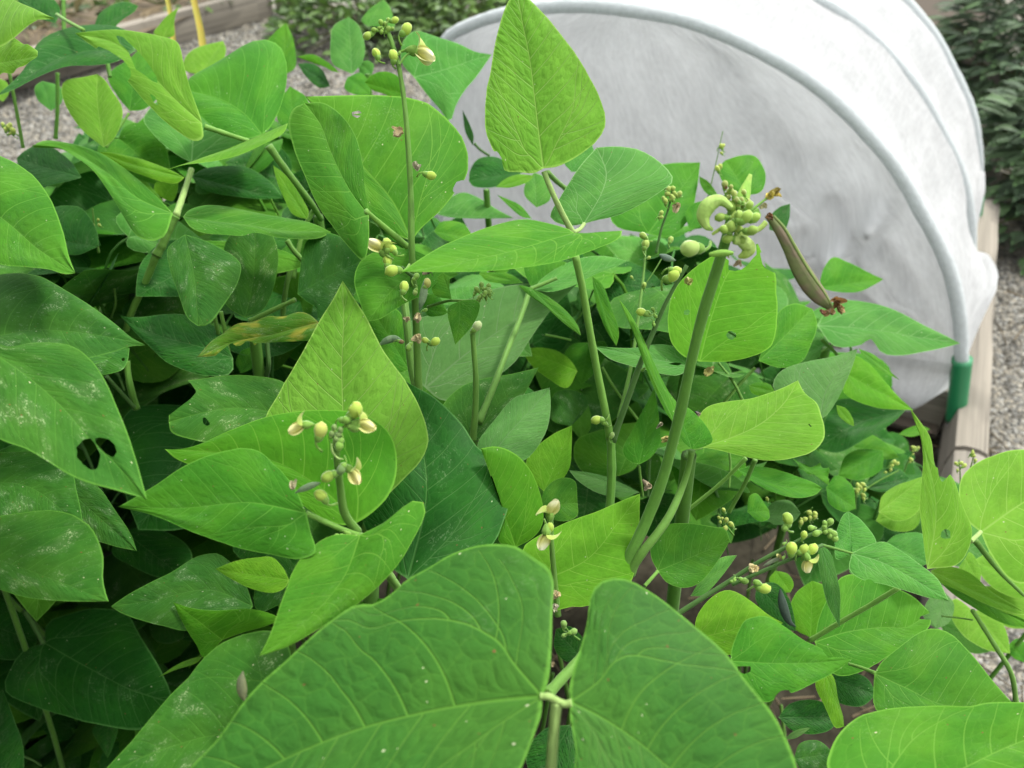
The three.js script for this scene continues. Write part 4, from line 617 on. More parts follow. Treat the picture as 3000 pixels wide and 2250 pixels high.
// --- right picture edge
L('margin', 'lime', 'F', .50, .2, .3, [1585, 2030], [1488, 998], [1560, 1850, 1545, 1600, 1562, 1300, 1535, 1130], [1790, 1990, 1866, 1800, 1805, 1600, 1740, 1415, 1655, 1380, 1615, 1180, 1550, 1080], { mid: [1640, 1700, 1600, 1350], holes: [[1705, 1804, 36], [1655, 1380, 1660, 1430, 1682, 1468, 1700, 1450, 1740, 1405, 1760, 1350, 1660, 1300]] });
L('margin', 'lime', 'F', .70, .1, .6, [1270, 1660], [1580, 1420], [1290, 1560, 1380, 1490, 1480, 1455], [1380, 1720, 1520, 1660], {});
L('margin', 'lime', 'F', .52, .2, .7, [1930, 1790], [2750, 1350], [1835, 1700, 1800, 1500, 1850, 1385, 2000, 1300, 2260, 1240], [2000, 1950, 2150, 2110, 2400, 2030, 2650, 1700], { mid: [2200, 1600, 2500, 1450] });
L('margin', 'lime', 'I', .56, .1, .8, [1605, 380], [2230, 665], [1700, 355, 1850, 400, 2000, 520, 2150, 612], [1640, 440, 1800, 520, 2000, 620, 2180, 670], { fold: .1 });
L('margin', 'mid', 'I', .57, .1, .4, [1640, 430], [2300, 760], [1800, 520, 2000, 630, 2200, 690], [1750, 530, 1900, 630, 2100, 730], {});
L('margin', 'lime', 'I', .74, .1, .7, [1880, 640], [2120, 920], [1760, 560, 1740, 650, 1820, 800, 1950, 890], [2000, 640, 2090, 750], {});
L('margin', 'lime', 'I', .76, .1, .7, [2300, 480], [1870, 320], [2200, 330, 2050, 250], [2200, 560, 1980, 470], {});
L('margin', 'lime', 'I', .78, .1, .7, [1960, 480], [2230, 760], [2100, 480, 2220, 560], [1950, 600, 2080, 740], {});
L('margin', 'lime', 'I', .66, .1, .6, [1830, 300], [1930, 470], [1860, 260, 1930, 360], [1790, 380, 1860, 450], {});
L('margin', 'pale', 'I', .70, 0, .7, [1320, 200], [1600, 330], [1380, 150, 1560, 140], [1360, 300, 1480, 360], {});
L('margin', 'lime', 'I', .74, 0, .6, [1560, -20], [1250, 60], [1400, -80, 1290, -20], [1500, 110, 1350, 120], {});
L('margin', 'grey', 'I', .72, 0, .8, [1700, 520], [1640, 760], [1600, 560, 1560, 680], [1760, 600, 1720, 720], {});
L('margin', 'pale', 'I', .80, 0, .7, [1660, 720], [2020, 900], [1760, 680, 1920, 760], [1740, 850, 1880, 920], {});
L('margin', 'mid', 'I', .75, 0, .6, [2230, 980], [2120, 850], [2150, 950, 2110, 890], [2230, 860, 2170, 820], {});
// --- lower right
L('podded', 'bright', 'H', .425, .1, .6, [1335, 432], [1932, -110], [1190, 300, 1180, 225, 1400, 92, 1640, 10, 1800, -60], [1355, 640, 1480, 618, 1600, 610, 1800, 530, 1890, 420, 1922, 180], { mid: [1600, 300, 1800, 60] });
L('podded', 'mid', 'H', .46, .1, .7, [2050, 382], [2516, 190], [2010, 300, 2010, 210, 2080, 92, 2250, 80, 2420, 100, 2485, 110], [2110, 460, 2200, 492, 2300, 470, 2380, 400, 2470, 270], { mid: [2250, 300] });
L('spray', 'pale', 'I', .50, .1, .6, [50, 545], [355, 278], [150, 390, 260, 290], [130, 540, 250, 420], {});
L('spray', 'pale', 'I', .44, .1, .6, [1095, 272], [1075, -5], [990, 310, 985, 210, 1010, 90, 1040, 20], [1090, 400, 1180, 300, 1250, 190, 1160, 50], { wave: .08 });
L('spray', 'pale', 'I', .41, .1, .7, [1095, 265], [1722, 582], [1180, 228, 1300, 194, 1400, 240, 1560, 360, 1650, 440, 1702, 540], [1085, 380, 1170, 445, 1300, 470, 1450, 512, 1600, 560], { mid: [1300, 330, 1550, 470], holes: [[1080, 395, 1120, 420, 1175, 447, 1200, 435, 1225, 440, 1260, 475, 1100, 470]] });
L('spray', 'pale', 'I', .42, .3, .2, [890, 205], [1032, 748], [880, 300, 910, 450, 950, 600, 1000, 690], [960, 260, 1000, 380, 1030, 510, 1032, 650], { mid: [950, 380, 1000, 580], fold: -.15 });
L('spray', 'bright', 'I', .42, 0, .7, [80, 820], [652, 716], [85, 700, 140, 600, 220, 530, 310, 510, 450, 580, 560, 665], [200, 910, 330, 920, 500, 830], { mid: [250, 780, 420, 735] });
L('spray', 'mid', 'I', .375, 0, .7, [312, 965], [1092, 958], [315, 900, 350, 800, 400, 710, 480, 680, 560, 690, 650, 740, 800, 840, 900, 890, 928, 945, 1000, 945], [360, 1080, 440, 1180, 540, 1232, 640, 1185, 720, 1170, 870, 1100, 1000, 1030], { mid: [600, 980, 900, 975], holes: [[785, 950, 13], [355, 1000, 440, 1000, 442, 1035, 400, 1050, 360, 1035], [590, 1200, 620, 1170, 650, 1152, 690, 1155, 700, 1175, 680, 1230, 600, 1240]] });
L('spray', 'mid', 'I', .50, 0, .8, [855, 842], [1592, 655], [880, 700, 940, 560, 1040, 420, 1150, 400, 1350, 485, 1500, 570], [900, 950, 1000, 1055, 1150, 1040, 1320, 945, 1480, 850, 1600, 735], { mid: [1050, 780, 1280, 750, 1450, 750], holes: [[1500, 690, 1560, 670, 1640, 640, 1640, 700, 1560, 695]] });
L('corner', 'mid', 'I', .42, 0, .75, [1243, 1045], [2145, 1245], [1290, 970, 1400, 880, 1520, 790, 1620, 745, 1720, 770, 1850, 900, 1980, 1060, 2075, 1170], [1238, 1140, 1250, 1285, 1400, 1340, 1700, 1360, 2000, 1310], { mid: [1450, 1140, 1700, 1250], wave: .05 });
L('corner', 'mid', 'I', .33, .1, .8, [1330, 1920], [2850, 1330], [1050, 1830, 942, 1660, 965, 1540, 1030, 1425, 1140, 1328, 1300, 1275, 1500, 1262, 1700, 1260, 1850, 1265, 1950, 1246, 2100, 1240, 2400, 1250], [1700, 2120, 2200, 2050, 2650, 1700], { mid: [1820, 1659, 2212, 1480], cup: .06, holes: [[1160, 1442, 8]] });
L('spray', 'bright', 'I', .60, 0, .5, [830, 815], [840, 445], [720, 750, 690, 640, 740, 520], [960, 720, 1000, 600, 950, 490], {});
L('spray', 'bright', 'I', .58, 0, .6, [600, 380], [700, 520], [560, 440, 620, 520], [680, 400, 720, 470], {});
L('spray', 'dark', 'I', .57, .2, .3, [490, 470], [740, 770], [470, 560, 560, 680, 660, 760], [600, 460, 690, 560, 730, 680], {});
L('corner', 'bright', 'I', .40, .6, .1, [925, 1040], [1055, 1395], [870, 1100, 930, 1260, 1000, 1400], [975, 1060, 1015, 1220, 1050, 1340], { fold: -.1 });
L('corner', 'dark', 'I', .54, 0, .7, [900, 1060], [1260, 1180], [1000, 1020, 1200, 1080], [960, 1200, 1150, 1260], {});
L('corner', 'dark', 'I', .50, 0, .8, [620, 1330], [1040, 1330], [700, 1240, 900, 1230], [720, 1420, 920, 1430], {});
L('corner', 'dusty', 'I', .46, 0, .8, [720, 1600], [980, 1560], [760, 1500, 880, 1480], [800, 1700, 930, 1680], {});
L('corner', 'grey', 'I', .44, 0, .9, [660, 1470], [830, 1395], [720, 1420, 780, 1400], [720, 1470, 790, 1430], {});
// --- nearest, bottom centre
L('front', 'front', 'H', .272, -.15, .8, [1296, 1195], [-1250, 2080], [1320, 1160, 1345, 1080, 1362, 880, 1366, 600, 1370, 450, 1340, 370, 1250, 290, 1120, 215, 1000, 200, 850, 215, 700, 270, 550, 360, 420, 450, 330, 540, 220, 608, 90, 620, 0, 670, -120, 760, -360, 980, -510, 1110, -620, 1230, -800, 1480, -972, 1660, -1120, 1880], [1302, 1250, 1290, 1340, 1250, 1450, 1205, 1560, 1150, 1700, 1000, 1920, 600, 2200, -100, 2300, -800, 2250],
  { mid: [900, 1235, 480, 1310, 0, 1450, -600, 1720], cup: .10, wave: .02, holes: [[-50, 1080, -15, 1078, -8, 1105, -30, 1130, -70, 1120, -75, 1095]] });
L('front', 'front', 'H', .272, .15, .75, [1492, 1235], [2950, 2350], [1475, 1180, 1478, 1120, 1510, 1000, 1560, 850, 1598, 700, 1612, 560, 1650, 470, 1720, 427, 1790, 420, 1900, 460, 2000, 520, 2110, 600, 2212, 690, 2360, 810, 2490, 930, 2600, 1070, 2712, 1200, 2815, 1330, 2895, 1480, 2952, 1620, 2990, 1850], [1480, 1300, 1500, 1430, 1520, 1560, 1512, 1660, 1560, 1850, 1800, 2150, 2300, 2400], { mid: [1700, 1340, 1900, 1470, 2130, 1659, 2500, 1950], cup: .08, wave: .02 });
L('front', 'dark', 'H', .40, 0, .6, [1480, 1380], [1250, 1800], [1330, 1400, 1200, 1560], [1560, 1500, 1450, 1750], {});
L('front', 'dark', 'H', .46, 0, .5, [1560, 950], [1390, 760], [1460, 970, 1380, 880], [1580, 850, 1480, 740], {});
L('front', 'mid', 'H', .44, 0, .8, [340, 590], [-60, 760], [250, 560, 100, 590], [250, 680, 80, 720], {});

// ---------------------------------------------------------------- stalks, flowers, pods
const stemMap = colorTexture(64, 512, (i, j, c) => { const k = 0.80 + 0.30 * fbm(i / 7, j / 60, 3, 3) + 0.14 * (fbm(i / 2, j / 5, 8, 2) - 0.5); c[0] = c[1] = c[2] = k * 0.95; }, true);
const stemMat = (r, g, b, t = 0.12) => new THREE.MeshPhysicalMaterial({ color: lin(r, g, b), map: stemMap, bumpMap: stemMap, bumpScale: 0.0005, roughness: 0.85, transmission: t, thickness: 0, clearcoat: 0.15, clearcoatRoughness: 0.45 });
const STEM = { light: stemMat(0.165, 0.37, 0.045), pale: stemMat(0.32, 0.49, 0.13), green: stemMat(0.115, 0.275, 0.028), dark: stemMat(0.055, 0.155, 0.018), olive: stemMat(0.095, 0.265, 0.020) };
function stalk(key, name, sheet, mat, w0, w1, ...pts) {    // points: x, y, depth; widths in sheet units
  const P = []; let ds = 0; for (let i = 0; i < pts.length; i += 3) { P.push(at(...px(sheet, pts[i], pts[i + 1]), pts[i + 2])); ds += pts[i + 2]; }
  const k = ds / P.length / F / 2 * (sheet === 'Z' ? 1.356 : 1 / 2.212);
  const g = sausage(P, Array.from({ length: 13 }, (_, i) => mix(w0, w1, i / 12) * k * (1 + 0.14 * (hash(i, Math.round(pts[0]) , 77) - 0.45) + (i === 0 || i === 12 ? 0.12 : 0))), { seg: Math.max(14, P.length * 7), round: 11, wob: 0.05 });
  return part(name, g, STEM[mat], PLANT[key]);
}
const petalMat = new THREE.MeshPhysicalMaterial({ name: 'petals and buds', vertexColors: true, roughness: 0.88, transmission: 0.32, thickness: 0, clearcoat: 0.12, clearcoatRoughness: 0.4, side: THREE.DoubleSide });
const dryMat = new THREE.MeshPhysicalMaterial({ name: 'withered petals', vertexColors: true, roughness: 1, transmission: 0.25, thickness: 0, side: THREE.DoubleSide });
const podMat = new THREE.MeshPhysicalMaterial({ name: 'pod skin', vertexColors: true, roughness: 0.8, transmission: 0.1, thickness: 0, clearcoat: 0.15, clearcoatRoughness: 0.5 });
const frame = (ang, tilt = 0) => { const a = ang * Math.PI / 180; const X = RIGHT.clone().multiplyScalar(Math.cos(a)).addScaledVector(UP, Math.sin(a)).addScaledVector(BACK, tilt).normalize(); const Y = BACK.clone().cross(X).normalize(); return [X, Y, X.clone().cross(Y)]; };
const unit = (sheet, d) => d / F * (sheet === 'Z' ? 1.356 : 1 / 2.212);
const BUDC = [0.44, 0.61, 0.075], CALYX = [0.20, 0.40, 0.045];
// bud: bean-shaped, its base at the calyx; ang is where it points
function bud(on, sheet, x, y, size, ang, d, { curl = 70, col = BUDC, ped = 0.5, name = 'bud', tilt = rr(-.3, .5) } = {}) {
  const c = at(...px(sheet, x, y), d), s = size * unit(sheet, d), [X, Y] = frame(ang, tilt), pts = [], cv = curl * Math.PI / 180;
  let q = c.clone().addScaledVector(X, -s * 0.45), a = -cv / 2; for (let i = 0; i <= 6; i++) { pts.push(q.clone()); q.addScaledVector(X, Math.cos(a) * s / 6).addScaledVector(Y, Math.sin(a) * s / 6); a += cv / 6; }
  const v = rr(0.9, 1.12), body = tint(sausage(pts, [0.05, 0.24, 0.33, 0.37, 0.36, 0.28, 0.03].map(r => r * s), { seg: 12, round: 9 }), col.map(k => k * v));
  const list = [body], b0 = pts[0], back = c.clone().addScaledVector(X, -s * 0.62).addScaledVector(Y, s * 0.12);
  list.push(tint(sausage([back, b0.clone().lerp(back, 0.4), pts[1], pts[2]], [0.08, 0.24, 0.28, 0.20].map(r => r * s), { seg: 7, round: 8 }), CALYX));
  if (ped) list.push(tint(sausage([back, back.clone().addScaledVector(X, -s * ped * .5).addScaledVector(Y, -s * ped * 0.2), back.clone().addScaledVector(X, -s * ped).addScaledVector(Y, -s * ped * 0.7).addScaledVector(BACK, -s * 0.3)], [0.07, 0.07, 0.08].map(r => r * s), { seg: 5, round: 6 }), CALYX));
  return part(name, join(list), petalMat, on);
}
function petal(o, X, Y, Z, len, w, cup, roll, col, tipCol) {
  const P = [], I = [], C = [], n = 9, m = 8;
  for (let i = 0; i <= n; i++) for (let j = -m / 2; j <= m / 2; j++) {
    const t = i / n, s = j / (m / 2), ww = w * Math.pow(Math.sin(Math.PI * Math.min(0.93, 0.10 + 0.83 * t)), 0.7), b = roll * t;
    const L = roll ? Math.sin(b) / roll * len : t * len, H = roll ? (1 - Math.cos(b)) / roll * len : 0;
    const p = o.clone().addScaledVector(X, L).addScaledVector(Y, s * ww * (1 - 0.18 * cup * s * s)).addScaledVector(Z, H + cup * ww * s * s + 0.04 * w * Math.sin(s * 6 + t * 5) * t);
    P.push(p.x, p.y, p.z); const k = sm(0.35, 0.9, t); C.push(mix(col[0], tipCol[0], k), mix(col[1], tipCol[1], k), mix(col[2], tipCol[2], k));
  }
  for (let i = 0; i < n; i++) for (let j = 0; j < m; j++) { const a = i * (m + 1) + j, b = a + m + 1; I.push(a, a + 1, b, a + 1, b + 1, b); }
  const g = new THREE.BufferGeometry(); g.setAttribute('position', new THREE.Float32BufferAttribute(P, 3)); g.setAttribute('color', new THREE.Float32BufferAttribute(C, 3)); g.setAttribute('uv', new THREE.Float32BufferAttribute(new Float32Array(P.length / 3 * 2), 2)); g.setIndex(I); g.computeVertexNormals(); return g;
}
function flower(on, sheet, x, y, size0, ang, d, { cream = [0.76, 0.72, 0.32], flip = 1, name = 'flower' } = {}) {
  const c = at(...px(sheet, x, y), d), s = size0 * 0.98 * unit(sheet, d), [X, Y, Z] = frame(ang, 0.15), yf = Y.clone().multiplyScalar(flip), b = c.clone().addScaledVector(X, -s * 0.48);
  const YG = [0.42, 0.54, 0.09], list = [];
  list.push(tint(sausage([b.clone().addScaledVector(X, -s * 0.12), b, b.clone().addScaledVector(X, s * 0.14), b.clone().addScaledVector(X, s * 0.26)], [0.05, 0.13, 0.17, 0.14].map(r => r * s), { seg: 8, round: 9 }), CALYX));
  const o = b.clone().addScaledVector(X, s * 0.20), up = X.clone().multiplyScalar(0.55).addScaledVector(yf, 0.83).normalize(), upN = X.clone().multiplyScalar(-0.83).addScaledVector(yf, 0.55);
  list.push(petal(o.clone().addScaledVector(yf, s * 0.03), up, Z, upN, s * 0.56, s * 0.36, -0.5, 1.5, YG, [0.52, 0.58, 0.16]));                                   // standard, rolled back
  for (const e of [-1, 1]) { const dir = X.clone().addScaledVector(yf, -0.30).addScaledVector(Z, e * 0.42).normalize(), side = yf.clone().multiplyScalar(0.9).addScaledVector(Z, e * 0.3).normalize(); list.push(petal(o.clone().addScaledVector(Z, e * s * 0.04), dir, side, Z.clone().multiplyScalar(-e), s * 0.66, s * 0.29, 0.9, 0.45, [0.56, 0.56, 0.17], cream)); }   // two wings
  list.push(tint(sausage([o, o.clone().addScaledVector(X, s * 0.22).addScaledVector(yf, -s * 0.05), o.clone().addScaledVector(X, s * 0.33).addScaledVector(yf, s * 0.06)], [0.05, 0.07, 0.03].map(r => r * s), { seg: 6, round: 7 }), [0.62, 0.64, 0.25]));
  list.push(tint(sausage([b.clone().addScaledVector(X, -s * 0.10), b.clone().addScaledVector(X, -s * 0.3).addScaledVector(yf, -s * 0.08)], [0.04 * s, 0.04 * s], { seg: 4, round: 6 }), CALYX));
  return part(name, join(list), petalMat, on);
}
function dried(on, sheet, x, y, size, d, { col = [0.52, 0.40, 0.20], ang = 250 } = {}) {
  const c = at(...px(sheet, x, y), d), s = size * unit(sheet, d), list = [];
  for (let i = 0; i < 6; i++) { const [X, Y, Z] = frame(ang + rr(-70, 70), rr(-0.8, 0.8)); const k = rr(0.55, 1.2), g = petal(c.clone().addScaledVector(X, -s * 0.2), X, Y, Z, s * rr(0.4, 0.8), s * rr(0.10, 0.2), rr(-2, 2), rr(-2, 2), col.map(v => v * k), col.map(v => v * k * 0.8));
    const p = g.attributes.position; for (let q = 0; q < p.count; q++) p.setXYZ(q, p.getX(q) + rr(-1, 1) * s * 0.02, p.getY(q) + rr(-1, 1) * s * 0.02, p.getZ(q) + rr(-1, 1) * s * 0.02); g.computeVertexNormals(); list.push(g); }
  return part('dried_flower', join(list), dryMat, on);
}
function pod(on, sheet, d, pts, w, col, { col2 = col, flat = 0.55, beak = true, z = 1, name = 'pod', radii } = {}) {
  const P = []; for (let i = 0; i < pts.length; i += 2) P.push(at(...px(sheet, pts[i], pts[i + 1]), d + (i / pts.length) * 0.004));
  const k = w * unit(sheet, d) / 2, r = (radii || [0.15, 0.6, 0.92, 1, 0.95, 0.8, 0.45, beak ? 0.06 : 0.3]).map(v => v * k);
  const g = sausage(P, r, { seg: 30, round: 14, flat, flatDir: BACK });
  const u = g.attributes.uv; return part(name, tint(g, (x, y, q, i) => { const t = fbm(x * 260 + z, y * 260 + q * 90, z, 3), e = sm(0.42, 0.6, t); return [0, 1, 2].map(n => mix(col[n], col2[n], e) * (0.85 + 0.3 * hash(i, 3))); }), podMat, on);
}
const GREY = [0.095, 0.17, 0.075], GREY2 = [0.16, 0.25, 0.12];

// main stems out of the soil; the traced stalks take over above
function rootStem(key, sheet, x, y, d, r = 0.0042) { const p = PLANT[key].position, t = at(...px(sheet, x, y), d), m = p.clone().lerp(t, 0.5); m.x += rr(-0.02, 0.02); m.z += rr(-0.02, 0.02); return part('stem', sausage([p.clone().add(V(0, -0.01, 0)), m, t], [r * 1.3, r * 1.1, r], { seg: 14, round: 8 }), STEM.olive, PLANT[key]); }
rootStem('front', 'H', 1560, 1000, .40); rootStem('podded', 'H', 1830, 420, .435); rootStem('holed', 'D', -520, 620, .50, .0022); rootStem('shaded', 'G', 60, 560, .72, .0022); rootStem('blooming', 'Z', 800, 1215, .42);
rootStem('spiked', 'E', 505, 900, .50); rootStem('arrow', 'H', 1735, 60, .50); rootStem('torn', 'A', 2060, 1400, .68); rootStem('edge', 'A', -420, 420, .60, .0022); rootStem('curled', 'D', 1640, 430, .60); rootStem('pale', 'E', 860, 1180, .53);
rootStem('slit', 'F', 40, 1290, .46); rootStem('margin', 'I', 2160, 1240, .62, .003); rootStem('spray', 'I', -40, 690, .46); rootStem('corner', 'I', 1400, 1300, .46, .003); rootStem('reaching', 'F', 930, 600, .80); rootStem('rear', 'B', 170, 480, .92, .003); rootStem('low', 'B', 940, 1230, .80, .003);

// --- the tall flower spike
{
  const s = stalk('spiked', 'flower_stalk', 'B', 'green', 52, 26, 500, 2540, .50, 490, 2250, .49, 478, 1960, .475, 462, 1740, .465, 455, 1560, .46, 450, 1250, .458, 430, 900, .456, 405, 640, .455, 365, 400, .454, 300, 200, .453);
  const D = .452;
  bud(s, 'B', 405, 185, 95, 70, D, { curl: 60 }); bud(s, 'B', 338, 122, 60, 40, D); bud(s, 'B', 180, 240, 70, 230, D, { col: [.33, .48, .06] }); bud(s, 'B', 215, 355, 75, 130, D); bud(s, 'B', 322, 368, 85, 110, D, { ped: .2 }); bud(s, 'B', 370, 345, 30, 80, D, { col: CALYX });
  for (const [x, y, r, a] of [[255, 150, 46, 120], [298, 190, 50, 60], [215, 198, 46, 180], [265, 205, 38, 250], [325, 185, 36, 30], [250, 185, 36, 200], [282, 160, 40, 100], [300, 130, 34, 80]]) bud(s, 'B', x, y, r, a, D, { col: [.24, .42, .05], curl: 30, ped: .3 });
  flower(s, 'B', 545, 335, 230, -8, D, { cream: [0.80, 0.79, 0.47] });
  stalk('spiked', 'petiole', 'B', 'light', 14, 12, 375, 420, D, 410, 370, D, 440, 345, D);
  dried(s, 'B', 375, 845, 120, D, { ang: 210 }); dried(s, 'B', 490, 1085, 90, D, { ang: 100, col: [.46, .43, .28] }); bud(s, 'B', 575, 1128, 80, 0, D, { curl: 40 });
  bud(s, 'E', 337, 105, 105, 200, .447, { curl: 40 }); bud(s, 'E', 283, 35, 85, 110, .448); bud(s, 'E', 395, 203, 85, 95, .452, { curl: 50 }); bud(s, 'E', 475, 130, 55, 70, .455, { col: CALYX }); bud(s, 'E', 480, 80, 40, 85, .456, { col: CALYX });
  flower(s, 'B', 235, 1580, 200, 125, .447, { cream: [0.79, 0.74, 0.49], flip: -1 }); bud(s, 'B', 280, 1590, 90, 110, .446); bud(s, 'B', 320, 1625, 80, 150, .447);
  stalk('spiked', 'petiole', 'E', 'dark', 26, 20, 462, 132, .462, 425, 105, .458, 395, 75, .455);
  pod(s, 'E', .45, [535, 160, 538, 200, 530, 260, 515, 320, 505, 355], 52, GREY, { col2: GREY2 }); bud(s, 'E', 530, 172, 70, 100, .451, { col: [.36, .38, .08], curl: 150 });
  dried(s, 'E', 495, 385, 90, .448, { col: [.50, .43, .22] }); dried(s, 'E', 430, 405, 70, .448, { ang: 190, col: [.50, .43, .23] }); dried(s, 'E', 497, 525, 100, .45, { col: [.48, .41, .20] });
  bud(s, 'E', 600, 548, 75, 40, .455, { curl: 50 }); bud(s, 'E', 545, 552, 55, 160, .456, { curl: 30 }); bud(s, 'E', 448, 595, 60, 260, .46, { col: CALYX }); bud(s, 'E', 540, 345, 34, 40, .46, { col: CALYX }); bud(s, 'E', 488, 235, 45, 270, .455, { col: [.3, .45, .1] });
  pod(s, 'E', .455, [390, 545, 350, 535, 300, 545, 240, 580], 50, GREY, { col2: GREY2 }); bud(s, 'E', 388, 548, 40, 0, .454, { col: [.22, .15, .05], ped: .8 });
  stalk('spiked', 'petiole', 'E', 'green', 48, 52, 405, 250, .52, 430, 480, .51, 460, 750, .505, 500, 900, .50);
  stalk('spiked', 'petiole', 'B', 'light', 42, 34, 430, 1600, .47, 300, 1490, .46, 158, 1368, .445);
  stalk('spiked', 'petiole', 'B', 'green', 30, 26, 450, 1720, .47, 455, 1640, .47, 455, 1560, .497);
}
// --- young shoots beside it
{
  const s = stalk('pale', 'flower_stalk', 'E', 'green', 46, 32, 850, 1200, .51, 868, 1000, .505, 872, 800, .50, 858, 600, .497, 850, 480, .495);
  bud(s, 'E', 872, 455, 80, 60, .493, { col: [.42, .52, .22], curl: 30, ped: .1 });
  stalk('pale', 'petiole', 'E', 'green', 44, 34, 890, 1080, .515, 985, 850, .53, 1080, 600, .55, 1160, 400, .57, 1222, 215, .585);
  stalk('pale', 'petiole', 'E', 'green', 30, 22, 1225, 215, .585, 1310, 180, .588, 1395, 145, .59);
  const t = stalk('spiked', 'flower_stalk', 'E', 'green', 20, 16, 560, 330, .485, 700, 290, .475, 800, 290, .47, 880, 290, .468);
  for (let i = 0; i < 16; i++) bud(t, 'E', 895 + rr(-62, 70), 238 + rr(-52, 45), rr(32, 50), rr(40, 140), .466 + rr(-.004, .004), { col: [.20, .36, .05], curl: 20, ped: .4 });
}
// --- stalk of the arrowhead leaf and the forked stem under it
stalk('arrow', 'petiole', 'B', 'pale', 34, 42, 1312, 1110, .428, 1360, 1230, .43, 1430, 1380, .435, 1500, 1512, .44);
stalk('arrow', 'petiole', 'E', 'light', 46, 56, 1516, 0, .445, 1560, 200, .455, 1600, 430, .465, 1660, 760, .48, 1715, 1030, .49, 1742, 1180, .495);
stalk('arrow', 'petiole', 'B', 'pale', 28, 24, 1502, 1508, .44, 1540, 1490, .445, 1572, 1452, .455);
stalk('arrow', 'stem', 'E', 'olive', 56, 62, 1748, 1190, .495, 1752, 1400, .497, 1735, 1720, .50);
{
  const s = stalk('arrow', 'flower_stalk', 'E', 'dark', 48, 22, 1755, 1200, .495, 1830, 1000, .49, 1930, 720, .485, 2030, 470, .48, 2110, 290, .475, 2240, 60, .47);
  bud(s, 'E', 2125, 105, 105, 60, .468, { curl: 120 }); bud(s, 'E', 2165, 80, 80, 10, .468); bud(s, 'E', 1945, 375, 75, 170, .478, { curl: 50 }); bud(s, 'E', 1660, 1075, 80, 200, .488, { curl: 60 }); bud(s, 'E', 1700, 1090, 50, 160, .488, { col: CALYX });
  bud(s, 'E', 1745, 1160, 45, 80, .49, { col: [.3, .46, .12] }); for (const [x, y] of [[1985, 370], [2015, 350], [2040, 385], [2030, 440], [1960, 740]]) bud(s, 'E', x, y, 34, rr(0, 360), .477, { col: CALYX });
  dried(s, 'F', 45, 170, 90, .47, { col: [.42, .44, .12], ang: 90 });
  const r = stalk('arrow', 'flower_stalk', 'B', 'dark', 18, 12, 2040, 1640, .56, 2075, 1480, .558, 2120, 1350, .556, 2150, 1210, .555);
  for (let i = 0; i < 12; i++) { const t = rnd(); bud(r, 'B', mix(2150, 2060, t) + rr(-45, 60), mix(1200, 1420, t) + rr(-20, 20), rr(34, 52), rr(0, 180), .553, { col: [.34, .46, .08], ped: .5 }); }
  dried(r, 'B', 2180, 1330, 90, .553, { col: [.6, .5, .28] }); dried(r, 'B', 2105, 1310, 50, .553, { col: [.5, .44, .2] });
  const q = stalk('arrow', 'flower_stalk', 'E', 'green', 30, 14, 1800, 1050, .52, 1880, 700, .53, 1930, 350, .54, 1960, 100, .55, 1975, -120, .555);
  for (const [x, y, z] of [[1960, 190, 40], [1965, -75, 70], [1955, -125, 60], [2130, -105, 50], [1990, 10, 30], [1880, 140, 26]]) bud(q, 'E', x, y, z, rr(30, 150), .545, { col: [.36, .50, .09], curl: 30 });
  stalk('arrow', 'petiole', 'E', 'green', 8, 8, 1965, 190, .545, 2020, 110, .545, 2080, 10, .547);
}
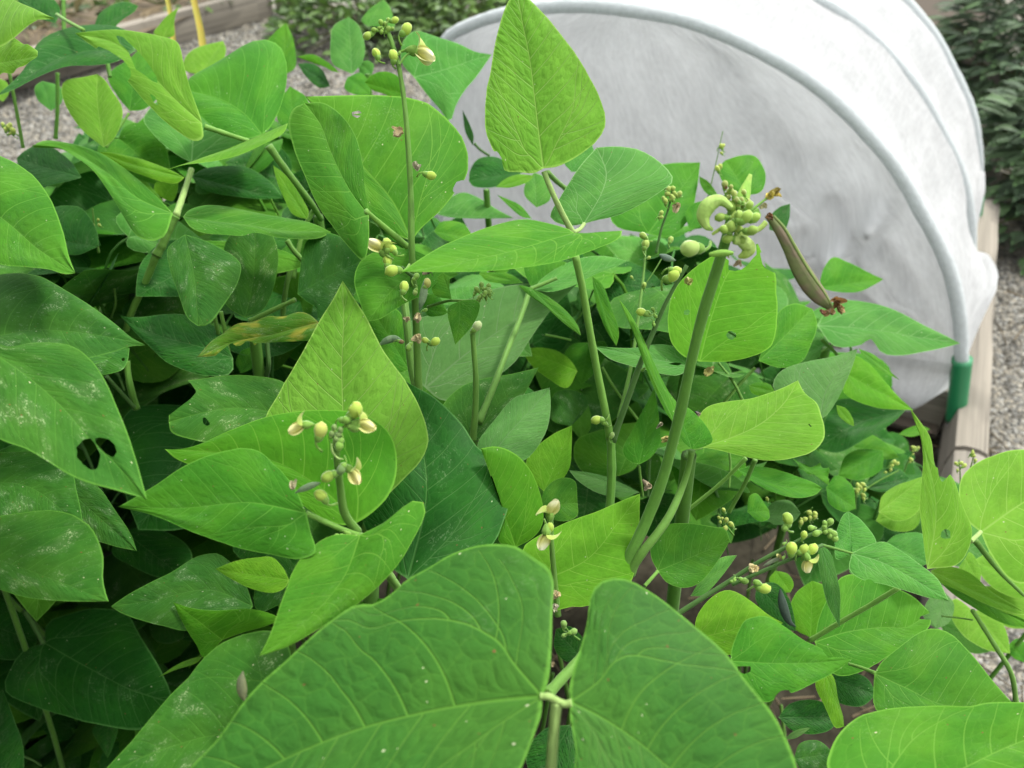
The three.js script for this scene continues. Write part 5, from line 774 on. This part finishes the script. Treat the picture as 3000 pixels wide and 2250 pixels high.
// --- thick stem with the pods
{
  const s = stalk('podded', 'flower_stalk', 'F', 'olive', 86, 60, -420, 2120, .437, -330, 1920, .433, -232, 1709, .43, -132, 1450, .424, -62, 1200, .416, 0, 950, .406, 55, 690, .396, 140, 350, .385, 215, 110, .378, 290, -140, .37, 330, -300, .366);
  const D = .364, C = (x, y) => [x, y];
  const YG = [.36, .52, .09], PALE = [.38, .54, .13];
  pod(s, 'C', D - .004, [320, 1350, 240, 1300, 170, 1330, 135, 1400, 155, 1465, 195, 1490], 98, PALE, { flat: .8, radii: [.35, .6, .92, 1.1, .95, .6, .2], col2: [.30, .48, .09] });
  pod(s, 'C', D - .004, [330, 1640, 260, 1640, 170, 1650], 60, CALYX, { flat: .8, radii: [.3, .7, .8, .7, .4] });
  bud(s, 'C', 60, 1625, 150, 195, D - .006, { curl: 40, col: PALE }); pod(s, 'C', D, [330, 1560, 380, 1560, 430, 1610, 400, 1650, 360, 1665], 90, PALE, { flat: .8, radii: [.5, .9, 1, 1, .7, .2], col2: YG });
  pod(s, 'C', D - .003, [300, 1450, 250, 1480, 190, 1520], 30, [.32, .46, .08], { radii: [.6, .8, .8, .8, .6], flat: .9 });
  pod(s, 'C', D + .002, [330, 1500, 370, 1350, 410, 1220, 440, 1130], 95, [.22, .44, .05], { col2: [.30, .46, .07], flat: .5, radii: [.5, .8, .9, .95, 1, .8, .5, .25] });
  pod(s, 'C', D - .002, [350, 1370, 330, 1430, 360, 1480, 400, 1500], 60, YG, { radii: [.4, .9, 1, .9, .5] }); pod(s, 'C', D, [340, 1520, 420, 1510, 500, 1480, 540, 1440], 45, [.30, .44, .08], { radii: [.8, .9, .9, .8, .8] });
  pod(s, 'C', D, [430, 1440, 470, 1400, 480, 1350], 70, [.20, .42, .05], { radii: [.4, 1, 1, .4] });
  for (const [x, y, z] of [[270, 1200, 60], [300, 1240, 60], [330, 1260, 55], [345, 1300, 60], [380, 1300, 50], [290, 1280, 50], [420, 1310, 50], [395, 1250, 45], [310, 1215, 40], [355, 1330, 60], [400, 1340, 60]]) bud(s, 'C', x, y, z, rr(30, 150), D + rr(-.003, .003), { col: [.36, .44, .10], curl: 20 });
  for (const [x, y, z, a] of [[300, 1350, 95, 110], [395, 1400, 105, 60], [250, 1420, 80, 200], [330, 1470, 95, 250], [440, 1480, 90, 20], [300, 1560, 85, 200], [385, 1540, 95, 320], [350, 1400, 80, 90], [460, 1400, 80, 40], [270, 1500, 75, 170], [420, 1330, 70, 70]]) bud(s, 'C', x, y, z, a, D - .003 + rr(-.004, .004), { col: [.32, .50, .07], curl: 60, ped: .2 });
  dried(s, 'C', 560, 1270, 130, D, { col: [.60, .50, .10], ang: 40 }); dried(s, 'C', 605, 1250, 90, D, { col: [.56, .44, .08], ang: 20 }); dried(s, 'C', 530, 1330, 80, D, { col: [.60, .56, .30], ang: 240 }); dried(s, 'C', 280, 1215, 60, D - .003, { col: [.40, .22, .12], ang: 100 });
  dried(s, 'F', 365, 40, 80, D, { col: [.50, .40, .22], ang: 280 }); dried(s, 'C', 290, 1640, 60, D, { col: [.35, .40, .10] });
  pod(s, 'C', .362, [545, 1395, 580, 1430, 630, 1500, 690, 1600, 750, 1720, 830, 1850, 900, 1935, 965, 2000], 128, [.120, .150, .040], { col2: [.150, .115, .065], flat: .5, radii: [.30, .50, .66, .80, .95, 1, .85, .30], z: 4 });
  pod(s, 'C', .358, [590, 1400, 660, 1480, 740, 1620, 830, 1770, 920, 1900, 975, 1995], 22, [.15, .22, .045], { radii: [.8, 1, 1, .9, .7, .3], flat: .7, name: 'pod_seam' });
  dried(s, 'C', 565, 1400, 110, .36, { col: [.22, .10, .03], ang: 230 }); dried(s, 'F', 1000, 290, 130, .362, { col: [.36, .19, .06], ang: 300 }); dried(s, 'F', 960, 360, 130, .362, { col: [.50, .34, .15], ang: 230 }); dried(s, 'F', 1025, 335, 100, .362, { col: [.46, .31, .12], ang: 330 }); dried(s, 'F', 915, 365, 70, .362, { col: [.30, .12, .06], ang: 190 });
  stalk('podded', 'petiole', 'C', 'light', 22, 12, 370, 1440, .366, 440, 1370, .364, 500, 1320, .364, 560, 1275, .364, 605, 1250, .364);
  pod(s, 'E', .466, [2060, -10, 2100, 10, 2170, 30], 46, [.07, .12, .08], { col2: GREY });
  dried(s, 'F', 160, 760, 110, .40, { col: [.38, .36, .10], ang: 80 }); dried(s, 'E', 2070, 1090, 70, .44, { col: [.46, .43, .28] }); dried(s, 'E', 1990, 1490, 110, .45, { col: [.50, .40, .26], ang: 190 }); dried(s, 'E', 2110, 1180, 80, .45, { col: [.56, .50, .16] });
  stalk('podded', 'petiole', 'F', 'green', 62, 40, -340, 2060, .434, -312, 1999, .432, -252, 1909, .43, -172, 1809, .43, -90, 1690, .432, -20, 1540, .436, 30, 1400, .435, 60, 1262, .43); stalk('slit', 'petiole', 'F', 'light', 26, 22, 62, 1255, .435, 95, 1245, .436, 120, 1240, .44);
}
// --- flowers among the pointed leaflets
{
  const s = stalk('blooming', 'flower_stalk', 'Z', 'green', 20, 14, 772, 1150, .36, 745, 1110, .352, 735, 1050, .345, 728, 990, .338, 725, 935, .335);
  const D = .331;
  flower(s, 'Z', 640, 920, 62, 185, D, { cream: [0.77, 0.74, 0.33], flip: -1 }); bud(s, 'Z', 690, 931, 40, 80, D, { curl: 20, col: [.52, .58, .12] }); bud(s, 'Z', 756, 882, 42, 80, D, { curl: 110 }); flower(s, 'Z', 792, 914, 66, 5, D, { cream: [0.77, 0.74, 0.33] }); bud(s, 'Z', 745, 903, 26, 20, D, { col: CALYX }); bud(s, 'Z', 765, 920, 26, 0, D, { col: CALYX });
  flower(s, 'Z', 770, 1025, 60, -35, D + .004, { cream: [0.79, 0.71, 0.34] }); bud(s, 'Z', 712, 1032, 34, 215, D + .004, { curl: 40, col: [.34, .52, .06] }); bud(s, 'Z', 691, 1076, 34, 150, D + .006, { curl: 60 }); bud(s, 'Z', 738, 962, 26, 270, D, { col: CALYX }); bud(s, 'Z', 742, 1015, 26, 260, D, { col: [.14, .26, .06] });
  pod(s, 'Z', D + .005, [692, 1043, 675, 1048, 655, 1056, 637, 1065], 15, GREY, { col2: GREY2, beak: true }); dried(s, 'Z', 632, 1052, 34, D + .004, { col: [.50, .46, .26], ang: 100 });
  for (const [x, y] of [[722, 925], [730, 940], [716, 938], [735, 930], [725, 950]]) bud(s, 'Z', x, y, 17, rr(0, 180), D, { col: [.20, .32, .08], curl: 10 });
  part('tendril', sausage([[716, 958], [718, 975], [730, 990], [742, 992]].map(p => at(p[0] * 1.3562, p[1] * 1.3562, D)), [.0004, .0005, .0005, .0003], { seg: 14, round: 6 }), STEM.pale, PLANT.blooming);
  stalk('blooming', 'petiole', 'Z', 'light', 14, 11, 785, 1160, .36, 730, 1140, .352, 662, 1109, .346); stalk('blooming', 'petiole', 'Z', 'green', 14, 12, 860, 1270, .40, 820, 1215, .38, 780, 1158, .352); stalk('blooming', 'stem', 'Z', 'light', 20, 18, 890, 1330, .42, 858, 1270, .41, 835, 1235, .40);
  for (const [x, y, z] of [[740, 1162, 18], [728, 1160, 14], [752, 1150, 16]]) bud(s, 'Z', x, y, z, rr(0, 360), .35, { col: CALYX });
  const t = stalk('blooming', 'flower_stalk', 'Z', 'green', 14, 10, 1205, 1330, .42, 1198, 1250, .415, 1192, 1180, .41, 1190, 1110, .41);
  flower(t, 'Z', 1190, 1095, 60, 85, .405, { cream: [0.84, 0.83, 0.53] }); flower(t, 'Z', 1180, 1170, 64, 270, .40, { cream: [0.86, 0.86, 0.59] }); bud(t, 'Z', 1182, 1140, 26, 90, .402); dried(t, 'Z', 1202, 1285, 36, .41, { col: [.60, .48, .26] }); dried(t, 'Z', 1198, 1310, 30, .41, { col: [.50, .46, .32] });
}
// --- slanting stalks, lower right
{
  const s = stalk('spray', 'flower_stalk', 'I', 'dark', 34, 22, -120, 720, .42, 0, 640, .418, 300, 450, .415, 500, 320, .412, 660, 235, .41, 800, 160, .408, 940, 95, .407);
  stalk('spray', 'flower_stalk', 'I', 'dark', 26, 22, 320, 470, .413, 480, 400, .409, 640, 330, .407, 780, 270, .406, 905, 215, .412);
  stalk('spray', 'petiole', 'I', 'green', 20, 16, 905, 215, .412, 1000, 240, .411, 1100, 268, .41);
  const D = .402;
  bud(s, 'I', 655, 55, 95, 120, D, { curl: 110, col: [.32, .50, .05] }); bud(s, 'I', 675, 105, 60, 250, D, { col: CALYX }); bud(s, 'I', 775, 150, 60, 100, D); bud(s, 'I', 700, 242, 100, 100, D, { curl: 20, ped: 0 }); bud(s, 'I', 770, 235, 80, 60, D); bud(s, 'I', 825, 230, 90, 50, D); bud(s, 'I', 525, 482, 90, 10, D, { curl: 60 }); bud(s, 'I', 480, 470, 60, 170, D, { col: CALYX }); bud(s, 'I', 400, 435, 60, 0, D, { col: CALYX });
  flower(s, 'I', 822, 345, 150, 285, D - .002, { cream: [0.80, 0.77, 0.44] });
  for (const [x, y, z, a] of [[835, 105, 50, 180], [870, 140, 60, 200], [920, 75, 44, 120], [950, 65, 60, 60], [915, 100, 46, 90], [945, 120, 50, 0], [975, 135, 60, 330], [985, 165, 60, 320], [960, 150, 50, 250], [930, 130, 44, 200]]) bud(s, 'I', x, y, z, a, D, { col: [.24, .44, .06], curl: 20, ped: .2 });
  dried(s, 'I', 470, 365, 120, D, { col: [.70, .60, .30], ang: 200 }); pod(s, 'I', D, [640, 290, 600, 310, 520, 350], 26, [.14, .18, .10], {}); dried(s, 'I', 630, 285, 60, D, { col: [.45, .45, .15] });
  for (const [x, y] of [[320, 455], [340, 440], [660, 210], [655, 300]]) bud(s, 'I', x, y, 30, rr(0, 360), D, { col: CALYX });
  pod(s, 'I', .555, [632, 500, 640, 560, 660, 640, 690, 710, 735, 745], 62, [.030, .055, .04], { col2: [.04, .07, .05] });
  stalk('spray', 'petiole', 'I', 'light', 34, 32, 830, 830, .49, 1020, 715, .48, 1220, 600, .47, 1400, 490, .46); stalk('corner', 'petiole', 'I', 'light', 20, 24, 1080, 985, .44, 1160, 1010, .43, 1245, 1043, .42);
}
// --- pale stalk of the huge leaflets
stalk('front', 'petiole', 'H', 'pale', 74, 70, 1395, 1225, .274, 1378, 1400, .275, 1355, 1700, .276, 1340, 1900, .278);
stalk('front', 'petiole', 'H', 'pale', 44, 50, 1290, 1195, .272, 1340, 1195, .2715, 1400, 1225, .273, 1450, 1245, .2725, 1495, 1238, .272);
stalk('front', 'petiole', 'H', 'green', 60, 80, 1600, 880, .40, 1520, 980, .39, 1420, 1090, .38, 1330, 1190, .37);
{ const s = stalk('front', 'flower_stalk', 'H', 'green', 14, 10, 1545, 830, .41, 1480, 780, .41, 1440, 730, .41); for (const [x, y, z, a] of [[1500, 775, 60, 20], [1440, 730, 60, 95], [1445, 800, 40, 200]]) bud(s, 'H', x, y, z, a, .408, { col: [.22, .40, .07], curl: 10 }); dried(s, 'H', 1370, 985, 60, .33, { col: [.60, .48, .28] });
  const q = stalk('front', 'flower_stalk', 'G', 'dark', 16, 12, 1640, 1300, .34, 1610, 1220, .33, 1600, 1190, .325); pod(q, 'G', .318, [1585, 1225, 1570, 1160, 1565, 1090, 1575, 1030], 70, [.085, .10, .045], { col2: [.14, .16, .06], flat: .6 }); }
// --- single leaf stalks
const stalks = [
  ['torn', 'A', 'pale', 34, 42, 1240, 1100, .67, 1195, 1240, .65, 1140, 1400, .62], ['torn', 'A', 'light', 34, 30, 1325, 820, .585, 1460, 865, .59, 1610, 915, .60], ['torn', 'A', 'green', 44, 40, 1740, 945, .62, 1850, 1100, .63, 2010, 1310, .65, 2080, 1420, .67],
  ['torn', 'A', 'light', 16, 16, 690, 955, .745, 760, 850, .75, 835, 735, .755], ['torn', 'A', 'green', 50, 60, 1140, 1400, .62, 1090, 1500, .62, 1050, 1590, .62, 1010, 1659, .62], ['torn', 'A', 'light', 30, 30, 2035, 1360, .66, 1970, 1480, .66, 1930, 1640, .66, 1900, 1800, .66],
  ['curled', 'D', 'light', 46, 40, 1010, 0, .62, 930, 200, .63, 850, 370, .64, 800, 560, .66], ['curled', 'D', 'green', 30, 34, 1900, 0, .63, 1850, 230, .63, 1830, 420, .64], ['curled', 'D', 'light', 30, 34, 1910, 285, .55, 1780, 345, .56, 1620, 420, .57], ['curled', 'D', 'green', 26, 28, 1390, 390, .57, 1410, 480, .575, 1430, 620, .59], ['curled', 'D', 'light', 26, 26, 1430, 360, .58, 1455, 470, .585, 1480, 620, .60],
  ['curled', 'D', 'olive', 40, 46, 820, 680, .62, 840, 830, .62, 885, 990, .63], ['curled', 'D', 'dark', 22, 26, 690, 780, .60, 780, 880, .61, 870, 980, .62], ['curled', 'D', 'green', 14, 14, 740, 210, .64, 750, 300, .64, 720, 400, .65], ['curled', 'D', 'dark', 30, 34, 1730, 560, .62, 1740, 700, .62, 1720, 800, .63],
  ['edge', 'A', 'olive', 24, 26, 372, 470, .85, 372, 700, .86, 360, 900, .87], ['edge', 'A', 'light', 22, 22, 370, 95, .75, 440, 140, .72, 540, 195, .70], ['edge', 'A', 'green', 20, 22, 60, 470, .70, 100, 680, .71, 150, 960, .72], ['edge', 'A', 'olive', 26, 26, 410, 0, .9, 412, 100, .9, 415, 200, .9], ['edge', 'A', 'olive', 26, 26, 690, 370, .80, 700, 430, .8, 712, 500, .8],
  ['slit', 'F', 'green', 30, 26, 470, 1320, .50, 400, 1480, .51, 300, 1660, .52], ['slit', 'F', 'light', 26, 24, 410, 1310, .53, 250, 1470, .54, 40, 1640, .55], ['slit', 'F', 'light', 22, 22, 470, 725, .62, 370, 830, .62, 270, 950, .62], ['slit', 'F', 'green', 22, 14, 390, 940, .60, 330, 820, .60, 235, 695, .61], ['slit', 'F', 'green', 16, 14, 300, 1500, .58, 310, 1350, .58, 300, 1250, .58],
  ['margin', 'I', 'light', 26, 36, 1880, 640, .55, 2020, 860, .57, 2130, 1050, .59, 2162, 1240, .61], ['margin', 'I', 'pale', 30, 26, 1865, 190, .51, 1900, 160, .515, 1930, 130, .52], ['margin', 'I', 'green', 12, 10, 1680, 675, .56, 1780, 685, .56, 1880, 700, .555], ['margin', 'I', 'green', 40, 20, 1900, 190, .60, 2050, 380, .61, 2210, 540, .62],
  ['reaching', 'F', 'green', 22, 18, 900, 540, .78, 1000, 640, .78, 1060, 760, .78], ['reaching', 'F', 'light', 14, 12, 900, 620, .79, 1000, 560, .785, 1100, 510, .78], ['reaching', 'F', 'green', 12, 10, 1120, 1560, .78, 1250, 1470, .78, 1400, 1390, .78],
  ['shaded', 'G', 'dark', 30, 30, 160, 640, .69, 220, 740, .695, 280, 850, .70], ['pale', 'E', 'light', 18, 16, 1690, 720, .66, 1760, 840, .66, 1920, 1060, .67], ['pale', 'E', 'light', 14, 14, 1320, 510, .70, 1400, 525, .70, 1490, 545, .70], ['slit', 'E', 'light', 16, 14, 1930, 1360, .585, 1940, 1450, .59, 1955, 1560, .60], ['slit', 'E', 'dark', 16, 16, 2000, 1320, .62, 1995, 1420, .62, 1985, 1560, .62],
  ['podded', 'H', 'light', 24, 22, 1965, 480, .455, 2010, 430, .457, 2050, 384, .46], ['low', 'B', 'green', 34, 30, 1340, 1120, .60, 1390, 1170, .62, 1450, 1220, .64], ['low', 'B', 'dark', 18, 16, 862, 930, .84, 900, 970, .84, 960, 1010, .84], ['spiked', 'A', 'green', 34, 34, 1860, 1560, .60, 1900, 1620, .6, 1990, 1720, .6]
];
for (const [k, sh, m, a, b, ...p] of stalks) stalk(k, 'petiole', sh, m, a, b, ...p);
// --- small racemes further back
function raceme(key, sheet, x, y, x1, y1, d, n, s, w = 10) { const st = stalk(key, 'flower_stalk', sheet, 'green', w, w * .6, x1, y1, d + .01, (x + x1) / 2 + rr(-10, 10), (y + y1) / 2, d + .005, x, y, d); for (let i = 0; i < n; i++) { const t = rnd() * 0.6; bud(st, sheet, mix(x, x1, t) + rr(-s, s), mix(y, y1, t) + rr(-s * .6, s * .6), s * rr(.7, 1.3), rr(20, 160), d, { col: [.42, .52, .09], ped: .4 }); } return st; }
raceme('low', 'C', 260, 850, 150, 1330, .74, 5, 38, 8); raceme('reaching', 'F', 1510, 1240, 1430, 1420, .80, 8, 26); raceme('reaching', 'F', 1400, 1330, 1250, 1480, .79, 5, 30); raceme('margin', 'F', 1790, 1320, 1800, 1480, .72, 5, 30); raceme('margin', 'F', 1890, 1280, 1850, 1420, .72, 4, 30); raceme('slit', 'F', 1150, 1490, 1120, 1640, .70, 9, 34); raceme('spray', 'F', 840, 1630, 760, 1760, .58, 8, 36); raceme('spray', 'I', 230, 10, 330, 150, .50, 8, 36, 14);
raceme('edge', 'A', 20, 800, 150, 900, .74, 7, 36); raceme('torn', 'A', 600, 1350, 640, 1640, .68, 5, 26, 16); raceme('slit', 'F', 500, 1560, 560, 1680, .6, 2, 30);

// ---------------------------------------------------------------- the leaves deeper in the bed
{
  const GW = 120, GH = 90, zb = new Float32Array(GW * GH).fill(9);
  for (const g of heroes) { const p = g.attributes.position, ix = g.index.array, q = []; for (let i = 0; i < p.count; i++) q.push(project(V(p.getX(i), p.getY(i), p.getZ(i))));
    for (let t = 0; t < ix.length; t += 3) { const a = q[ix[t]], b = q[ix[t + 1]], c = q[ix[t + 2]], d = Math.max(a[2], b[2], c[2]); const x0 = Math.floor(Math.min(a[0], b[0], c[0]) / 25), x1 = Math.floor(Math.max(a[0], b[0], c[0]) / 25), y0 = Math.floor(Math.min(a[1], b[1], c[1]) / 25), y1 = Math.floor(Math.max(a[1], b[1], c[1]) / 25);
      for (let y = Math.max(0, y0); y <= Math.min(GH - 1, y1); y++) for (let x = Math.max(0, x0); x <= Math.min(GW - 1, x1); x++) { const k = y * GW + x; if (zb[k] === 9 || d > zb[k] && zb[k] > 8) zb[k] = d; else zb[k] = Math.max(zb[k], Math.min(d, zb[k] + 0.25)); } } }
  const sky = [[-2500, 300], [-500, 480], [0, 520], [110, 490], [170, 350], [330, 290], [450, 300], [620, 330], [850, 330], [1000, 340], [1290, 430], [1330, 590], [1480, 700], [1700, 660], [1900, 640], [2050, 600], [2300, 800], [2480, 930], [2600, 1060], [2690, 1220], [2760, 1340], [2900, 1400], [3500, 1420]];
  const top = x => { for (let i = 0; i < sky.length - 1; i++) if (x <= sky[i + 1][0]) return mix(sky[i][1], sky[i + 1][1], (x - sky[i][0]) / (sky[i + 1][0] - sky[i][0])); return 1420; };
  const shapes = []; for (let k = 0; k < 8; k++) { // leaflets lying along +z, 1 m long, scaled later; each with its stalk
    const E = canonEdge(12), skew = rr(0.85, 1.15), P = (e, s) => V(e.x * 0.92 * s * (s > 0 ? skew : 2 - skew), 0, e.y);
    const left = E.map(e => P(e, -1)), right = E.map(e => P(e, 1)), midl = [V(0, 0, .08), V(0, 0, .4), V(0, 0, .7), V(0, 0, 1)];
    const g = blade(midl, left, right, V(0, 1, 0), { NT: 14, NS: 5, cup: rr(-.2, .25), wave: .08, bend: rr(-.35, .1), z: k * 2.1, fold: rr(-.1, .35) });
    const st = sausage([V(0, 0, .09), V(0, -0.12, -.06), V(rr(-.12, .12), -0.62, -.20)], [.015, .014, .007], { seg: 6, round: 5, cap: false }); const u = st.attributes.uv; for (let i = 0; i < u.count; i++) u.setXY(i, 0.5, 0.12 + 0.1 * rnd());
    shapes.push(mergeGeometries([clean(g), clean(st)]));
  }
  const keys = Object.keys(PLANT), count = {}, tones = ['mid', 'mid', 'dark', 'dark', 'dusty', 'dusty', 'mid', 'pale', 'dark'], o = new THREE.Object3D();
  let made = 0;
  for (let n = 0; n < 90000 && made < 1650; n++) {
    // zones: left of the frame, nearer than the frame, behind the upper leaves, centre, everywhere
    const zone = n % 8; let X = rr(-250, 3250), Y = rr(420, 2500), d = rr(0.40, 1.2);
    if (zone < 2) { X = rr(-1700, -150); Y = rr(300, 3000); d = rr(0.35, 1.0); } else if (zone === 2) Y = rr(2400, 4200); else if (zone === 7) { X = rr(-80, 750); Y = rr(1600, 2400); d = rr(0.82, 1.15); } else if (zone === 6) { X = rr(-80, 900); Y = rr(800, 1650); d = rr(0.56, 1.15); } else if (zone === 3) { X = rr(100, 1350); Y = rr(330, 800); } else if (zone < 6) { X = rr(1250, 2780); Y = rr(640, 1500); d = rr(0.6, 1.35); }
    if (Y < 640) d = rr(0.74, 1.2); const c = at(X, Y, d); if (c.y < 0.16 || c.y > (X < -100 ? 1.06 : 0.95)) continue; if (Y < top(X) + 40) continue;
    const s = rr(0.055, 0.115); o.position.copy(c); o.rotation.set(rr(-0.9, 0.55), rr(0, 6.283), rr(-0.5, 0.5), 'YXZ'); o.scale.setScalar(s); o.updateMatrix();
    let ok = !(X < 700 && Y > 1620 && d < 0.80) && !(X > 60 && X < 420 && Y > 1150 && Y < 1480 && d < 0.66);
    for (const [x, z, h0 = 0] of [[0, .1], [0, 1], [0, -.06, -.12], [0, -.2, -.62], [0, -.13, -.36], [-.46, .3], [.46, .3], [0, .55], [-.25, .75], [.25, .75], [0.2, .03], [-0.2, .03]]) {
      const q = project(V(x, h0, z).applyMatrix4(o.matrix)); if (q[2] < 0.3 || q[1] < top(q[0]) + 12) { ok = false; break; } if (q[0] > 2870 && q[1] > 1770 && q[1] < 2060) { ok = false; break; }
      const gx = Math.floor(q[0] / 25), gy = Math.floor(q[1] / 25); if (gx < 0 || gy < 0 || gx >= GW || gy >= GH) continue; const h = zb[gy * GW + gx]; if (h < 8 ? q[2] < h + 0.035 : q[2] < 0.56) { ok = false; break; }
    }
    if (!ok) continue;
    let key = null, best = 9; for (const k of keys) { const p = PLANT[k].position, dd = Math.hypot(p.x - c.x, p.z - c.z); if (dd < best && (count[k] || 0) < 200) { best = dd; key = k; } }
    count[key] = (count[key] || 0) + 1; made++;
    const t = TONE[tones[Math.floor(rnd() * tones.length)]], m = lit(new THREE.Mesh(shapes[Math.floor(rnd() * 8)], t[Math.floor(rnd() * t.length)])); m.name = 'leaf'; m.position.copy(o.position).sub(PLANT[key].position); m.rotation.copy(o.rotation); m.scale.copy(o.scale); PLANT[key].add(m);
  }
  console.log('deep leaves', made, 'traced', heroes.length);
  // thin stems rising through the shade
  for (const k of keys) for (let i = 0; i < 4; i++) { const p = PLANT[k].position, a = rr(0, 6.28), e = p.clone().add(V(Math.cos(a) * rr(.03, .14), rr(.35, .6), Math.sin(a) * rr(.03, .14))); const q = project(e); if (q[1] < top(q[0]) + 30 || q[2] < .45) continue; part('stem', sausage([p.clone(), p.clone().lerp(e, .5).add(V(rr(-.03, .03), 0, rr(-.03, .03))), e], [.0032, .0026, .0018], { seg: 10, round: 6 }), i % 2 ? STEM.olive : STEM.green, PLANT[k]); }
  const litter = []; for (let i = 0; i < 500; i++) { const q = onLevel(rr(-300, 3000), rr(700, 2600), .03), t = rr(0, 6.3), l = rr(.03, .12); q.y = rr(.03, .05); const e = q.clone().add(V(Math.cos(t) * l, rr(0, .03), Math.sin(t) * l)), k = rr(.5, 1.2); litter.push(tint(sausage([q, q.clone().lerp(e, .5), e], [.002, .002, .001], { seg: 2, round: 4, cap: false }), [.22 * k, .17 * k, .10 * k])); }
  const lm = lit(new THREE.Mesh(join(litter), new THREE.MeshStandardMaterial({ vertexColors: true, roughness: .95 }))); lm.name = 'dry_litter'; lm.userData = { kind: 'stuff', label: 'dry stalks and litter on the dark soil under the beans', category: 'litter' }; scene.add(lm);
}
// ---------------------------------------------------------------- two small insects
function insect(name, label, cat, sheet, x, y, d, size, ang, col) {
  const c = at(...px(sheet, x, y), d), s = size * unit(sheet, d), [X, Y, Z] = frame(ang), b = thing(name, label, cat, c), mat = new THREE.MeshPhysicalMaterial({ color: lin(...col), roughness: .5, clearcoat: .4, clearcoatRoughness: .3 });
  part('body', sausage([c.clone().addScaledVector(X, -s * .5), c.clone().addScaledVector(X, -s * .2), c.clone().addScaledVector(X, s * .15), c.clone().addScaledVector(X, s * .5)], [.05, .26, .30, .20, .10].map(r => r * s), { seg: 12, round: 10, flat: .6, flatDir: BACK }), mat, b);
  for (const e of [-1, 1]) { const w = petal(c.clone().addScaledVector(X, s * .2).addScaledVector(Z, s * .16), X.clone().negate().addScaledVector(Y, e * .3).normalize(), Y, Z, s * .7, s * .16, -.4, 0, [.2, .15, .1], [.25, .2, .12]); part('wing', w, dryMat, b); }
  for (const e of [-1, 1]) for (const k of [-.2, .05, .3]) { const p = c.clone().addScaledVector(X, s * k), q = p.clone().addScaledVector(Y, e * s * .35).addScaledVector(Z, s * .1), r = q.clone().addScaledVector(Y, e * s * .15).addScaledVector(Z, -s * .2); part('leg', sausage([p, q, r], [.03 * s, .025 * s, .015 * s], { seg: 5, round: 5 }), mat, b); }
}
insect('plant_bug', 'small dark mottled bug sitting below the leaf edge beside the flower spike', 'bug', 'E', 560, 96, .455, 80, 10, [.02, .016, .01]);
insect('small_fly', 'tiny dark fly on the leaf joint right of the thick stem', 'fly', 'F', 97, 1020, .42, 42, 140, [.015, .014, .012]);

renderer.render(scene, camera);
